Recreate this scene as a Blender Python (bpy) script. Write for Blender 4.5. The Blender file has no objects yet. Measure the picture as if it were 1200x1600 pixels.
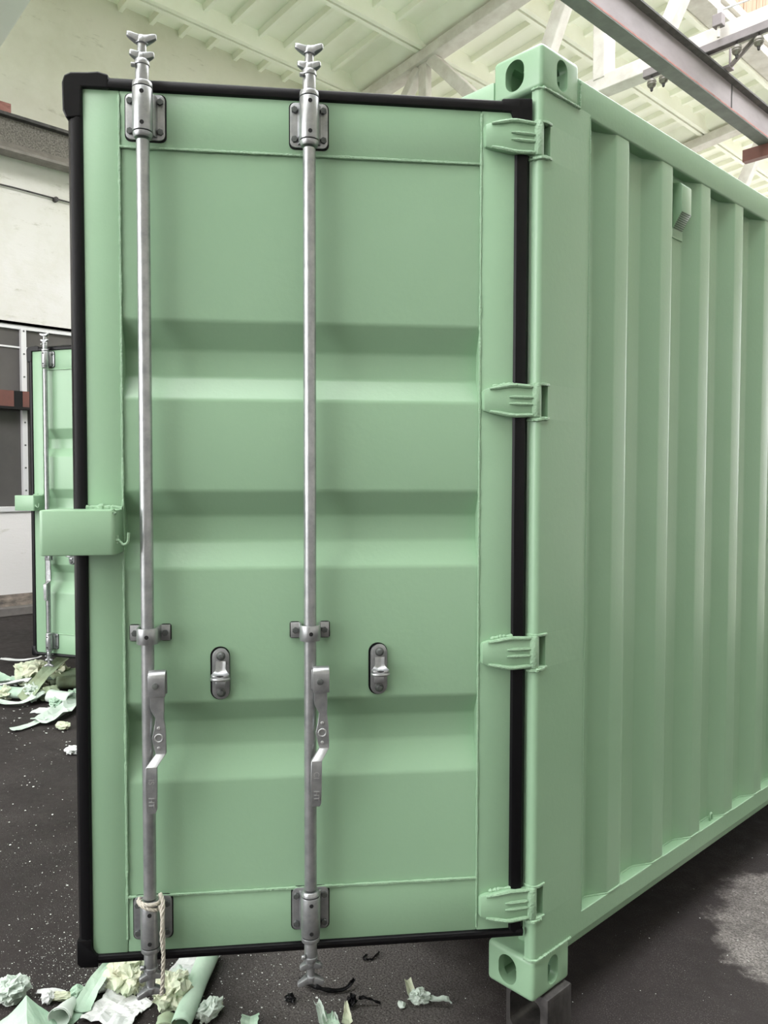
import bpy, bmesh, math, random
from mathutils import Vector, Matrix, noise
R = math.radians
sc = bpy.context.scene
C = sc.collection
# ------------------------------------------------------------------ camera
cam = bpy.data.cameras.new('camera'); camo = bpy.data.objects.new('camera', cam); C.objects.link(camo)
cam.sensor_fit = 'VERTICAL'; cam.sensor_height = 36.0; cam.lens = 36.0 * 1230.0 / 1600.0
cam.clip_start = 0.05; cam.clip_end = 300
camo.matrix_world = (Matrix.Translation((1.2502, -1.7444, 1.5854)) @ Matrix.Rotation(R(46.67), 4, 'Z')
                     @ Matrix.Rotation(R(90 - 2.22), 4, 'X') @ Matrix.Rotation(R(0.11), 4, 'Z'))
sc.camera = camo
# ------------------------------------------------------------------ sky and exposure
w = bpy.data.worlds.new('overcast'); sc.world = w; w.use_nodes = True
bg = w.node_tree.nodes['Background']; bg.inputs[0].default_value = (0.992, 0.987, 1.0, 1); bg.inputs[1].default_value = 3.4
sc.view_settings.view_transform = 'Standard'; sc.view_settings.look = 'None'
sc.view_settings.exposure = 1.05; sc.view_settings.gamma = 1.0; sc.view_settings.use_curve_mapping = False
try:
    sc.cycles.diffuse_bounces = 8; sc.cycles.max_bounces = 12; sc.cycles.transparent_max_bounces = 12
    sc.cycles.caustics_reflective = False; sc.cycles.caustics_refractive = False
    sc.cycles.use_denoising = True; sc.cycles.sample_clamp_indirect = 6
except Exception:
    pass
def portal(name, loc, rot, sx, sy):          # guides sampling of the sky through a modelled opening, gives no light itself
    l = bpy.data.lights.new(name, 'AREA'); l.shape = 'RECTANGLE'; l.size = sx; l.size_y = sy
    o = bpy.data.objects.new(name, l); C.objects.link(o); o.location = loc; o.rotation_euler = rot
    l.cycles.is_portal = True
    return o
LX0, LX1 = -3.7, 2.9                         # roof lantern, seen from the hall floor
portal('rooflight_portal', (-0.4, 5.5, 9.4), (0, 0, 0), 6.6, 31)
portal('edge_fill_portal', (2.5, 20.95, 3.65), (R(-90), 0, 0), 4.2, 7.3)  # added opening, puts light on the rounded panel edges
portal('ceiling_fill_portal', (-5.45, 20.95, 3.65), (R(-90), 0, 0), 5.7, 7.3)  # added opening, brightens the ceiling
portal('front_fill_portal', (-3.65, -9.95, 3.5), (R(90), 0, 0), 9.3, 7.0)  # unseen gateway, sized for the light on south-facing parts

# ------------------------------------------------------------------ materials
def ramp(nt, fac, stops):
    r = nt.nodes.new('ShaderNodeValToRGB')
    e = r.color_ramp.elements
    while len(e) < len(stops): e.new(0.5)
    for i, (p, c) in enumerate(stops):
        e[i].position = p; e[i].color = (*c, 1) if len(c) == 3 else c
    nt.links.new(fac, r.inputs[0]); return r.outputs[0]
def mixc(nt, fac, a, b):
    m = nt.nodes.new('ShaderNodeMix'); m.data_type = 'RGBA'
    for sock, v in ((m.inputs[0], fac), (m.inputs[6], a), (m.inputs[7], b)):
        if hasattr(v, 'is_linked'): nt.links.new(v, sock)
        elif isinstance(v, tuple): sock.default_value = (*v, 1)
        else: sock.default_value = v
    return m.outputs[2]
def noi(nt, scale, detail=4, rough=0.6, coord='Object', stretch=None):
    tc = nt.nodes.new('ShaderNodeTexCoord'); n = nt.nodes.new('ShaderNodeTexNoise')
    n.inputs['Scale'].default_value = scale; n.inputs['Detail'].default_value = detail; n.inputs['Roughness'].default_value = rough
    src = tc.outputs[coord]
    if stretch:
        mp = nt.nodes.new('ShaderNodeMapping'); mp.inputs['Scale'].default_value = stretch
        nt.links.new(src, mp.inputs[0]); src = mp.outputs[0]
    nt.links.new(src, n.inputs['Vector']); return n.outputs['Fac']
def bump(nt, bsdf, h, strength, dist=0.01):
    b = nt.nodes.new('ShaderNodeBump'); b.inputs['Strength'].default_value = strength; b.inputs['Distance'].default_value = dist
    nt.links.new(h, b.inputs['Height']); nt.links.new(b.outputs[0], bsdf.inputs['Normal'])
def mat(name, col, rough=0.5, metal=0.0, vary=None, nscale=6, bmp=None, bscale=40, spec=0.5, stretch=None, detail=5):
    """vary: second colour mixed in by noise"""
    m = bpy.data.materials.new(name); m.use_nodes = True; nt = m.node_tree; b = nt.nodes['Principled BSDF']
    b.inputs['Base Color'].default_value = (*col, 1); b.inputs['Roughness'].default_value = rough; b.inputs['Metallic'].default_value = metal
    b.inputs['Specular IOR Level'].default_value = spec
    if vary:
        f = noi(nt, nscale, detail, 0.62, stretch=stretch)
        nt.links.new(ramp(nt, f, [(0.36, col), (0.66, vary)]), b.inputs['Base Color'])
    if bmp: bump(nt, b, noi(nt, bscale, 4), bmp)
    return m
GREEN = (0.268, 0.430, 0.278)
M = {}
M['green'] = mat('pastel_green_paint', GREEN, 0.32, vary=(0.280, 0.442, 0.290), nscale=3, bmp=0.05, bscale=60, spec=0.45)
M['weld'] = mat('painted_weld', (0.290, 0.455, 0.298), 0.34, bmp=0.5, bscale=180)
M['zinc'] = mat('galvanised_steel', (0.42, 0.43, 0.435), 0.33, 0.72, vary=(0.30, 0.315, 0.32), nscale=30, bmp=0.04, bscale=120)
M['bolt'] = mat('bolt_steel', (0.085, 0.092, 0.09), 0.45, 0.4, vary=(0.15, 0.165, 0.155), nscale=40)
M['rubber'] = mat('black_rubber', (0.0035, 0.0035, 0.0042), 0.36, bmp=0.03, bscale=50, spec=0.22)
M['hole'] = mat('dark_hole', (0.006, 0.006, 0.006), 0.9)
M['iron'] = mat('dark_steel', (0.030, 0.028, 0.027), 0.55, 0.3, vary=(0.075, 0.07, 0.067), nscale=14, bmp=0.15, bscale=60)
M['plaster'] = None
M['ceil'] = mat('painted_concrete', (0.91, 0.925, 0.83), 0.85, vary=(0.86, 0.87, 0.755), nscale=1.4, bmp=0.12, bscale=16)
M['truss'] = mat('limewashed_concrete', (0.66, 0.64, 0.60), 0.85, vary=(0.54, 0.51, 0.47), nscale=5, bmp=0.2, bscale=22)
M['crane'] = mat('grey_painted_steel', (0.27, 0.245, 0.25), 0.6, 0.1, vary=(0.20, 0.18, 0.185), nscale=3, stretch=(1, 0.4, 1))
M['crane_green'] = mat('dull_green_steel', (0.13, 0.14, 0.125), 0.7, 0.1, vary=(0.10, 0.105, 0.095), nscale=6)
M['crane_dark'] = mat('dark_grey_steel', (0.045, 0.046, 0.044), 0.7, vary=(0.08, 0.08, 0.075), nscale=10)  # dark steel for top flange, splice and cross members
M['rust'] = mat('rusty_pink_steel', (0.40, 0.19, 0.17), 0.8, vary=(0.20, 0.08, 0.065), nscale=20, stretch=(1, 0.25, 1), bmp=0.3, bscale=60)
M['wood'] = mat('brown_boards', (0.24, 0.15, 0.09), 0.8, vary=(0.36, 0.25, 0.17), nscale=5, stretch=(4, 4, 0.4))
M['porcelain'] = mat('glazed_insulator', (0.10, 0.085, 0.07), 0.25, vary=(0.3, 0.3, 0.26), nscale=9)
M['alu'] = mat('aluminium_frame', (0.70, 0.70, 0.71), 0.45, 0.2)
M['glass'] = mat('dark_window_glass', (0.085, 0.08, 0.08), 0.12, vary=(0.11, 0.105, 0.10), nscale=1.2)
M['brown'] = mat('brown_beam', (0.16, 0.06, 0.045), 0.6, vary=(0.12, 0.05, 0.04), nscale=5)
M['rope'] = mat('hemp_rope', (0.55, 0.52, 0.45), 0.9, vary=(0.42, 0.40, 0.34), nscale=80)
M['pap_green'] = mat('paint_stained_paper', (0.31, 0.47, 0.345), 0.75, vary=(0.44, 0.57, 0.455), nscale=7, bmp=0.25, bscale=30)
M['pap_cream'] = mat('cream_masking_paper', (0.60, 0.59, 0.45), 0.8, vary=(0.46, 0.56, 0.40), nscale=11, bmp=0.25, bscale=30)
M['pap_white'] = mat('white_masking_paper', (0.68, 0.69, 0.68), 0.8, vary=(0.58, 0.62, 0.60), nscale=7, bmp=0.25, bscale=30)
M['pap_mint'] = mat('mint_paper', (0.47, 0.57, 0.49), 0.75, vary=(0.60, 0.66, 0.61), nscale=6, bmp=0.2, bscale=30)
M['pap_olive'] = mat('olive_paper', (0.22, 0.26, 0.16), 0.8, vary=(0.32, 0.42, 0.28), nscale=6, bmp=0.2, bscale=30)
M['yard'] = mat('pale_yard', (0.55, 0.54, 0.51), 0.9)
M['chip'] = mat('white_flake', (0.80, 0.83, 0.79), 0.8)
def wall_mat():
    m = bpy.data.materials.new('old_plaster'); m.use_nodes = True; nt = m.node_tree; b = nt.nodes['Principled BSDF']
    b.inputs['Roughness'].default_value = 0.88
    tc = nt.nodes.new('ShaderNodeTexCoord'); sx = nt.nodes.new('ShaderNodeSeparateXYZ'); nt.links.new(tc.outputs['Object'], sx.inputs[0])
    mr = nt.nodes.new('ShaderNodeMapRange'); mr.inputs[1].default_value = 3.9; mr.inputs[2].default_value = 6.6
    nt.links.new(sx.outputs['Z'], mr.inputs[0])
    base = mixc(nt, mr.outputs[0], (0.72, 0.705, 0.695), (0.70, 0.69, 0.605))      # white lower wall, older greenish limewash above
    f = noi(nt, 1.1, 6, 0.7); base = mixc(nt, ramp(nt, f, [(0.45, (0, 0, 0)), (0.72, (0.45, 0.45, 0.45))]), base, (0.52, 0.51, 0.40))
    f2 = noi(nt, 5, 8, 0.75, stretch=(1, 0.5, 2)); base = mixc(nt, ramp(nt, f2, [(0.60, (0, 0, 0)), (0.68, (0.55, 0.55, 0.55))]), base, (0.42, 0.41, 0.33))
    nt.links.new(base, b.inputs['Base Color']); bump(nt, b, f2, 0.25, 0.02)
    return m
M['plaster'] = wall_mat()
M['plaster_plain'] = mat('grey_green_plaster', (0.74, 0.75, 0.70), 0.85, vary=(0.69, 0.70, 0.65), nscale=1.5)
def floor_mat():
    m = bpy.data.materials.new('worn_asphalt'); m.use_nodes = True; nt = m.node_tree; b = nt.nodes['Principled BSDF']
    L = nt.links
    big = noi(nt, 1.3, 6, 0.6); fine = noi(nt, 260, 2, 0.7); mid = noi(nt, 14, 6, 0.65)
    col = ramp(nt, big, [(0.35, (0.017, 0.0135, 0.0130)), (0.68, (0.030, 0.0240, 0.0230))])
    col = mixc(nt, ramp(nt, mid, [(0.45, (0, 0, 0)), (0.8, (0.5, 0.5, 0.5))]), col, (0.040, 0.034, 0.032))
    # light grit trodden into the surface
    gate = nt.nodes.new('ShaderNodeMath'); gate.operation = 'MULTIPLY'
    L.new(ramp(nt, fine, [(0.57, (0, 0, 0)), (0.66, (1, 1, 1))]), gate.inputs[0]); L.new(ramp(nt, noi(nt, 2.2, 5, 0.7), [(0.42, (0.08,) * 3), (0.62, (0.55,) * 3)]), gate.inputs[1])
    col = mixc(nt, gate.outputs[0], col, (0.26, 0.24, 0.23))
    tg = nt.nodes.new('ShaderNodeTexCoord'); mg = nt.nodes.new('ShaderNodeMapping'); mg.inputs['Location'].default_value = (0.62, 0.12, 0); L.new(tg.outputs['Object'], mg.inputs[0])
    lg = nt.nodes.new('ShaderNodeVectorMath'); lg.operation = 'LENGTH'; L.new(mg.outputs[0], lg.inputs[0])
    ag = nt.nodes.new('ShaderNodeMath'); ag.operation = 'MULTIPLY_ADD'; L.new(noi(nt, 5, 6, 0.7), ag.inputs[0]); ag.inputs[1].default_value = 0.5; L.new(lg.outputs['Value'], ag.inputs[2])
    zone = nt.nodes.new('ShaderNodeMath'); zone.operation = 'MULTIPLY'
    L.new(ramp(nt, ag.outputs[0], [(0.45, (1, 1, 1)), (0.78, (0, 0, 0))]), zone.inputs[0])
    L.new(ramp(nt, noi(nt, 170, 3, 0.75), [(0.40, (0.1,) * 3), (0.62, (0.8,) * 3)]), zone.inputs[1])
    col = mixc(nt, zone.outputs[0], col, (0.22, 0.205, 0.195))       # dusty grit, denser round the foot of the door
    # rough lighter patch of floor beside the container
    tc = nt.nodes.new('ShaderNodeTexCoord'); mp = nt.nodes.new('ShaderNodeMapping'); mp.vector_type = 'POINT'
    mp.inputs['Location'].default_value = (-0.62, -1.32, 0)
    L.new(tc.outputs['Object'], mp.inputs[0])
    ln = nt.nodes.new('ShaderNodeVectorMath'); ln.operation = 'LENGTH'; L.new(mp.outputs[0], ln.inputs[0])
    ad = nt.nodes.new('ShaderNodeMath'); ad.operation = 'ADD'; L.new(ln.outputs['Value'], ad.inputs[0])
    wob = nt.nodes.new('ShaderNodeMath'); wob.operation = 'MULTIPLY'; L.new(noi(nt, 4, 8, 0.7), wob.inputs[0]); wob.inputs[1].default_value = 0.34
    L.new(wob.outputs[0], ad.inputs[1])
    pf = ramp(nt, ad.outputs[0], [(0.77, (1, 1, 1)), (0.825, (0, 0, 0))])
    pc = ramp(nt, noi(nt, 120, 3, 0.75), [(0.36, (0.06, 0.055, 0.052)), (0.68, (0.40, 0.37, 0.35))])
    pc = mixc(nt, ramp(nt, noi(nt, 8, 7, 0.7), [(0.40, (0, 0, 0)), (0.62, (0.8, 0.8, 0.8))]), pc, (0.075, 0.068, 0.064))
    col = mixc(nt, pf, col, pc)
    L.new(col, b.inputs['Base Color'])
    L.new(ramp(nt, mid, [(0.3, (0.62,) * 3), (0.7, (0.9,) * 3)]), b.inputs['Roughness']); b.inputs['Specular IOR Level'].default_value = 0.3
    bump(nt, b, noi(nt, 90, 5, 0.7), 0.35, 0.006)
    return m
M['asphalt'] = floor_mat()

# ------------------------------------------------------------------ mesh helpers
class MB:
    def __init__(s): s.v = []; s.f = []
    def add(s, v, f):
        n = len(s.v); s.v += [tuple(p) for p in v]; s.f += [tuple(i + n for i in q) for q in f]; return s
    def box(s, x0, x1, y0, y1, z0, z1):
        return s.add([(x, y, z) for x in (x0, x1) for y in (y0, y1) for z in (z0, z1)],
                     [(0, 1, 3, 2), (4, 6, 7, 5), (0, 4, 5, 1), (2, 3, 7, 6), (0, 2, 6, 4), (1, 5, 7, 3)])
    def prism(s, poly, axis, a, b):
        def P(p, t): return {'z': (p[0], p[1], t), 'x': (t, p[0], p[1]), 'y': (p[0], t, p[1])}[axis]
        n = len(poly)
        return s.add([P(p, a) for p in poly] + [P(p, b) for p in poly],
                     [tuple(range(n)), tuple(range(n, 2 * n))] + [(i, (i + 1) % n, n + (i + 1) % n, n + i) for i in range(n)])
    def loft(s, rings, caps=True, closed=True):
        n = len(rings[0]); f = []
        for k in range(len(rings) - 1):
            for i in range(n if closed else n - 1):
                j = (i + 1) % n; f.append((k * n + i, k * n + j, (k + 1) * n + j, (k + 1) * n + i))
        if caps: f += [tuple(range(n)), tuple(range((len(rings) - 1) * n, len(rings) * n))]
        return s.add([p for r in rings for p in r], f)
    def tube(s, path, r, seg=10, caps=True):
        path = [Vector(p) for p in path]; rings = []; up = None
        for i, p in enumerate(path):
            t = (path[min(i + 1, len(path) - 1)] - path[max(i - 1, 0)]).normalized()
            if up is None: up = Vector((0, 0, 1)) if abs(t.z) < 0.9 else Vector((1, 0, 0))
            a = (up - t * up.dot(t)).normalized(); up = a; b = t.cross(a)
            rr = r[i] if isinstance(r, (list, tuple)) else r
            rings.append([p + (a * math.cos(2 * math.pi * k / seg) + b * math.sin(2 * math.pi * k / seg)) * rr for k in range(seg)])
        return s.loft(rings, caps)
    def cyl(s, p0, p1, r, r1=None, seg=16): return s.tube([p0, p1], [r, r if r1 is None else r1], seg)
    def bar(s, p0, p1, w, h, up=(0, 0, 1)):
        p0, p1 = Vector(p0), Vector(p1); t = (p1 - p0).normalized(); u = Vector(up)
        if abs(t.dot(u)) > 0.95: u = Vector((0, 1, 0))
        a = t.cross(u).normalized(); b = a.cross(t).normalized()
        q = [a * w / 2 + b * h / 2, -a * w / 2 + b * h / 2, -a * w / 2 - b * h / 2, a * w / 2 - b * h / 2]
        return s.loft([[p + k for k in q] for p in (p0, p1)])
    def lathe(s, prof, c=(0, 0, 0), seg=16):
        return s.loft([[(c[0] + r * math.cos(2 * math.pi * k / seg), c[1] + r * math.sin(2 * math.pi * k / seg), c[2] + z) for k in range(seg)] for r, z in prof])
    def mesh(s, name, m, smooth=True, bevel=0.0, seg=2):
        me = bpy.data.meshes.new(name); me.from_pydata(s.v, [], s.f); me.update()
        bm = bmesh.new(); bm.from_mesh(me)
        bmesh.ops.recalc_face_normals(bm, faces=bm.faces)
        if bevel:
            es = [e for e in bm.edges if len(e.link_faces) == 2 and e.calc_face_angle(0) > R(28)]
            bmesh.ops.bevel(bm, geom=es, offset=bevel, segments=seg, profile=0.5, affect='EDGES', clamp_overlap=True)
        bm.to_mesh(me); bm.free()
        me.materials.append(m if not isinstance(m, str) else M[m])
        if smooth:
            me.shade_smooth(); me.set_sharp_from_angle(angle=R(35))
        return me
    def build(s, name, m, parent=None, smooth=True, bevel=0.0, seg=2, loc=None):
        return inst(name, s.mesh(name, m, smooth, bevel, seg), parent, loc)
def inst(name, me, parent=None, loc=None, rot=None, scale=None):
    o = bpy.data.objects.new(name, me); C.objects.link(o)
    if parent: o.parent = parent
    if loc: o.location = loc
    if rot: o.rotation_euler = rot
    if scale: o.scale = scale
    return o
def empty(name, loc=(0, 0, 0), parent=None):
    o = bpy.data.objects.new(name, None); C.objects.link(o); o.location = loc; o.parent = parent; o.empty_display_size = 0.1; return o
def tag(o, label, cat, group=None, kind=None):
    o['label'] = label; o['category'] = cat
    if group: o['group'] = group
    if kind: o['kind'] = kind
    return o
def struct(o, label=None, cat=None):
    o['kind'] = 'structure'
    if label: o['label'] = label
    if cat: o['category'] = cat
    return o
def copy_tree(o, parent=None):
    c = o.copy(); C.objects.link(c); c.parent = parent
    for ch in list(o.children): copy_tree(ch, c)
    return c
def rrect(w, h, r, n=4, cx=0, cy=0):
    p = []
    for (sx, sy, a0) in ((1, 1, 0), (-1, 1, 90), (-1, -1, 180), (1, -1, 270)):
        for k in range(n + 1):
            a = R(a0 + 90 * k / n); p.append((cx + sx * (w / 2 - r) + r * math.cos(a), cy + sy * (h / 2 - r) + r * math.sin(a)))
    return p
def boolean(me, cutters):
    """subtract cutter meshes, return the finished mesh"""
    o = bpy.data.objects.new('tmp', me); C.objects.link(o); tmp = []
    for c in cutters:
        co = bpy.data.objects.new('tmp', c); C.objects.link(co); tmp.append(co)
        md = o.modifiers.new('b', 'BOOLEAN'); md.operation = 'DIFFERENCE'; md.solver = 'EXACT'; md.object = co
    dg = bpy.context.evaluated_depsgraph_get(); out = bpy.data.meshes.new_from_object(o.evaluated_get(dg))
    for x in tmp + [o]: bpy.data.objects.remove(x)
    out.shade_smooth(); out.set_sharp_from_angle(angle=R(35))
    return out

G = 0.15            # container underside above the floor
# ================================================================== the hall
MBo = MB
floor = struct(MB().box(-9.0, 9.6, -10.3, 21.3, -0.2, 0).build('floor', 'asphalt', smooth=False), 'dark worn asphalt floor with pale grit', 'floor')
struct(MB().box(-8.4, 9.05, 7.3, 21, 0, 0.01).build('floor_bounce', mat('bounce_slab', (0.62, 0.61, 0.57), 0.85, vary=(0.54, 0.53, 0.49), nscale=2), smooth=False), 'unseen pale floor slab added beyond the containers to bounce light upward', 'floor')  # unseen slab, added to throw light up at the ceiling
PITCH = 0.11; ZE = 7.65                         # rib undersides: z = ZE + PITCH*(x+8.54)
def rz(x): return ZE + PITCH * (x + 8.54)
XW = -8.54
# west wall with its long window band
WZ0, WZ1 = 1.22, 3.43
wall = MB()
wall.box(XW - 0.3, XW, -10.3, 21.3, 0.24, WZ0); wall.box(XW - 0.3, XW, -10.3, 21.3, WZ1, 5.78); wall.box(XW - 0.64, XW - 0.34, -10.3, 21.3, 5.6, 8.3)
wall.box(XW - 0.3, XW, -10.3, -7.5, WZ0, WZ1)
wl = struct(wall.build('wall_left', 'plaster', smooth=False), 'old plastered hall wall, white below and greenish cream above', 'wall')
bb = struct(MB().box(XW - 0.25, XW + 0.0, -10.3, 21.3, 0.0, 0.24).build('baseboard_left', mat('bare_brown_base', (0.36, 0.30, 0.25), 0.9, vary=(0.10, 0.09, 0.08), nscale=6, stretch=(1, 1, 3)), smooth=False), 'bare brown strip along the foot of the wall', 'baseboard')
struct(MB().box(XW, XW + 0.14, -10.3, 21.3, 0.0, 0.10).build('trim_1', mat('concrete_kerb', (0.20, 0.185, 0.175), 0.85, vary=(0.14, 0.13, 0.12), nscale=5), smooth=False, bevel=0.01), 'low grey kerb along the wall foot', 'kerb')
# window band
win = struct(empty('window_1', (XW, 0, 0)), 'long dark-glazed window band with white frame in the plaster wall', 'window')
MB().box(-0.10, -0.02, -7.5, 21, WZ1 - 0.05, WZ1).build('window_head', 'alu', win, smooth=False)
MB().box(-0.10, 0.03, -7.5, 21, WZ0, WZ0 + 0.06).build('window_sill', 'alu', win, smooth=False, bevel=0.005)
MB().box(-0.03, -0.0, -7.5, 21, WZ1 - 0.0, WZ1 + 0.03).build('window_drip', 'hole', win, smooth=False)
mull = MB().box(-0.09, 0.0, 0, 0.06, WZ0 + 0.06, WZ1 - 0.03).mesh('mullion', 'alu', False, 0.004)
scw = MB()
for k in range(8): scw.cyl((-0.001, 0.03, WZ0 + 0.25 + k * 0.27), (0.005, 0.03, WZ0 + 0.25 + k * 0.27), 0.011, seg=8)
scwm = scw.mesh('screw', 'bolt')
pane = MB().box(-0.075, -0.065, 0.03, 1.83, WZ0 + 0.06, WZ1 - 0.05).mesh('pane', 'glass', False)
gbar = MB().box(-0.064, -0.045, 0.06, 1.80, WZ1 - 0.27, WZ1 - 0.25).mesh('glazing_bar', 'alu', False)
for k in range(15):
    y = 1.575 - 5 * 1.8 + 1.8 * k
    inst('mullion', mull, win, (0, y, 0)); inst('screw_line', scwm, win, (0, y, 0)); inst('pane', pane, win, (0, y, 0)); inst('glazing_bar', gbar, win, (0, y, 0))
# brown beam carried in front of the window
b = empty('window_beam', (XW + 0.04, 0, 2.42)); tag(b, 'brown horizontal beam with a dark joint crossing the dark window', 'beam')
MB().box(0, 0.09, -6, 1.44, 0.03, 0.215).build('beam_length', 'brown', b, smooth=False)
MB().box(0, 0.09, 1.54, 9, 0.03, 0.215).build('beam_length', 'brown', b, smooth=False)
MB().box(-0.0, 0.085, 1.44, 1.54, 0.03, 0.215).build('beam_joint', 'hole', b, smooth=False)
MB().box(0.0, 0.10, -6, 9, 0.0, 0.03).build('beam_foot', 'hole', b, smooth=False)
# thin cable along the wall
cb = MB(); pts = [(XW + 0.03, -4 + 0.5 * k, 4.995 + 0.012 * math.sin(k * 1.3)) for k in range(40)]; cb.tube(pts, 0.010, 6)
cb.cyl((XW, 1.99, 4.985), (XW + 0.06, 1.99, 4.985), 0.03, seg=8)
tag(cb.build('wall_cable', 'iron'), 'thin dark cable running along the wall below the runway beam', 'cable')
# runway beam on the wall
rb = empty('runway_beam', (XW + 0.24, 0, 5.30)); tag(rb, 'speckled grey-brown steel runway beam bracketed to the plaster wall', 'beam')
spk = mat('speckled_steel', (0.085, 0.075, 0.066), 0.7, vary=(0.22, 0.205, 0.18), nscale=55, bmp=0.2, bscale=60, detail=2)
MB().box(-0.02, 0.02, -8, 20, 0.02, 0.40).build('web', spk, rb, smooth=False)
MB().box(-0.10, 0.10, -8, 20, 0.385, 0.42).build('top_flange', 'iron', rb, smooth=False)
MB().prism([(-0.10, 0), (0.10, 0), (0.10, 0.03), (0.02, 0.12), (-0.02, 0.12), (-0.10, 0.03)], 'y', -8, 20).build('bottom_flange', mat('brown_grey_steel', (0.17, 0.155, 0.14), 0.7, vary=(0.24, 0.22, 0.20), nscale=8), rb, smooth=False)
for y in (-4.6, 1.33, 7.3, 13.3): MB().box(-0.24, 0.1, y - 0.06, y + 0.06, 0.42, 0.52).build('bracket', 'rust', rb, smooth=False)
# other walls, out of sight or at the margins: they bound the hall and hold unseen gateways added and sized for the light
ww = MB(); ww.box(9.05, 9.35, -10.3, 21.3, 0, 8.3)
struct(ww.build('wall_right', 'plaster', smooth=False), 'plastered hall wall opposite the container side', 'wall')
ws = MB(); ws.box(-9.2, -8.3, -10.3, -10, 0, 11); ws.box(1.0, 9.35, -10.3, -10, 0, 11); ws.box(-8.4, 1.0, -10.3, -10, 7.0, 11)
struct(ws.build('wall_front', 'plaster', smooth=False), 'plastered end wall with an unseen open gateway added and sized for daylight', 'wall')
wn = MB(); wn.box(-9.2, 9.35, 21, 21.3, 7.3, 11); wn.box(-9.2, -8.3, 21, 21.3, 0, 7.3); wn.box(-2.6, 0.4, 21, 21.3, 0, 7.3); wn.box(4.6, 9.35, 21, 21.3, 0, 7.3)
struct(wn.build('wall_back', 'plaster', smooth=False), 'far plastered end wall of the hall with two unseen tall gateways added to light the ceiling and panel edges', 'wall')
struct(MB().box(-60, 60, 21.3, 100, -0.3, -0.02).build('ground_outside', 'yard', smooth=False), 'pale concrete yard beyond the far end of the hall', 'ground')
struct(MB().box(-60, 60, -90, -10.3, -0.3, -0.02).build('ground_outside', 'yard', smooth=False), 'pale concrete yard outside the added gateway', 'ground')

# ---------------- ribbed roof
ceil = struct(MB().add([(XW - 0.6, -12, rz(XW - 0.6) + 0.36), (LX0 - 0.1, -12, rz(LX0 - 0.1) + 0.36), (LX0 - 0.1, 21, rz(LX0 - 0.1) + 0.36), (XW - 0.6, 21, rz(XW - 0.6) + 0.36),
                        (LX1, -12, rz(LX0) + 0.36), (9.4, -12, rz(LX0) - 0.11 * 5 + 0.36), (9.4, 21, rz(LX0) - 0.11 * 5 + 0.36), (LX1, 21, rz(LX0) + 0.36)],
                       [(0, 1, 2, 3), (4, 5, 6, 7)]).build('ceiling', 'ceil', smooth=False), 'pale green ribbed concrete roof', 'ceiling')
XJ = [-9.72, -8.30, -6.88, -5.46, -4.03]        # joints between slabs
YJ = [-11.25, -5.25, 0.75, 6.75, 12.80, 18.85, 21.0]
Z0 = 0.24                                        # depth of the long ribs
sl = math.atan(PITCH); CA = math.cos(sl)
def slab_mesh(w, L, cut):
    """deck with two deep long ribs, end ribs and rounded corners to the pockets; local x across, y along, z up from rib underside"""
    m = MB(); t = 0.055
    x0 = 1.42 - 0.60 if cut else 0.0
    for xa in ([w] if cut else [0, w]):
        sg = 1 if xa == 0 else -1
        m.prism([(xa + sg * 0.012, 0), (xa + sg * 0.075, 0), (xa + sg * 0.115, Z0), (xa + sg * 0.012, Z0)], 'y', 0.01, L - 0.01)
    for ya, sg in ((0.01, 1), (L - 0.01, -1)):
        m.prism([(ya, 0.05), (ya + sg * 0.10, 0.05), (ya + sg * 0.22, 0.11), (ya + sg * 0.30, Z0), (ya, Z0)], 'x', x0 + 0.02, w - 0.02)
    m.box(x0, w, 0.01, L - 0.01, Z0 - 0.005, Z0 + t)
    return m.mesh('roof_slab', 'ceil', True)
slabs = {}
ribm = {}
for j in range(len(YJ) - 1):
    L = YJ[j + 1] - YJ[j]
    for i in range(4):
        key = (round(L, 2), i == 0); wd = 1.42
        if key not in slabs:
            slabs[key] = slab_mesh(wd, L, i == 0)
            xa = wd - 0.60 if i == 0 else 0.08
            ribm[key[1]] = MB().prism([(-0.028, Z0 - 0.085), (0.028, Z0 - 0.085), (0.045, Z0), (-0.045, Z0)], 'x', xa, wd - 0.08).mesh('rib', 'ceil', False)
        o = inst('roof_slab', slabs[key], ceil, (XJ[i], YJ[j], rz(XJ[i])), (0, -sl, 0))
        if YJ[j] < -6 or YJ[j] > 20: continue
        for k in range(int((L - 0.5) / 0.44)):
            inst('rib', ribm[key[1]], o, (0, 0.50 + 0.44 * k, 0))
# trusses: pitched top chord, level bottom chord, web members
def truss(y, label, lower=True):
    t = empty('roof_truss', (0, y, 0)); tag(t, label, 'truss', 'roof trusses')
    xa, xb = XW - 0.34, LX0 + 0.05
    MB().prism([(xa, rz(xa) - 0.16), (xb, rz(xb) - 0.16), (xb, rz(xb) - 0.002), (xa, rz(xa) - 0.002)], 'y', -0.13, 0.13).build('top_chord', 'truss', t, smooth=False, bevel=0.012)
    if lower:
        MB().box(XW, LX1 + 4.6, -0.11, 0.11, 6.22, 6.40).build('bottom_chord', 'truss', t, smooth=False, bevel=0.012)
        for (p, q, wd) in (((-6.75, 7.70), (-5.45, 6.36), 0.17), ((-5.05, 6.36), (-4.30, 7.98), 0.19), ((-3.94, 6.36), (-3.94, 8.05), 0.24), ((-6.90, 7.70), (-6.90, 6.36), 0.12), ((-7.0, 7.66), (-8.1, 6.36), 0.13),
                           ((-3.3, 6.36), (-2.2, 8.4), 0.16), ((0.3, 6.36), (0.3, 9.0), 0.2)):
            MB().bar((p[0], 0, p[1]), (q[0], 0, q[1]), 0.16, wd, up=(0.01, 0, 1)).build('web_member', 'truss', t, smooth=False, bevel=0.012)
    return t
truss(6.75, 'white concrete roof truss crossing behind the top of the near container')
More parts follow.
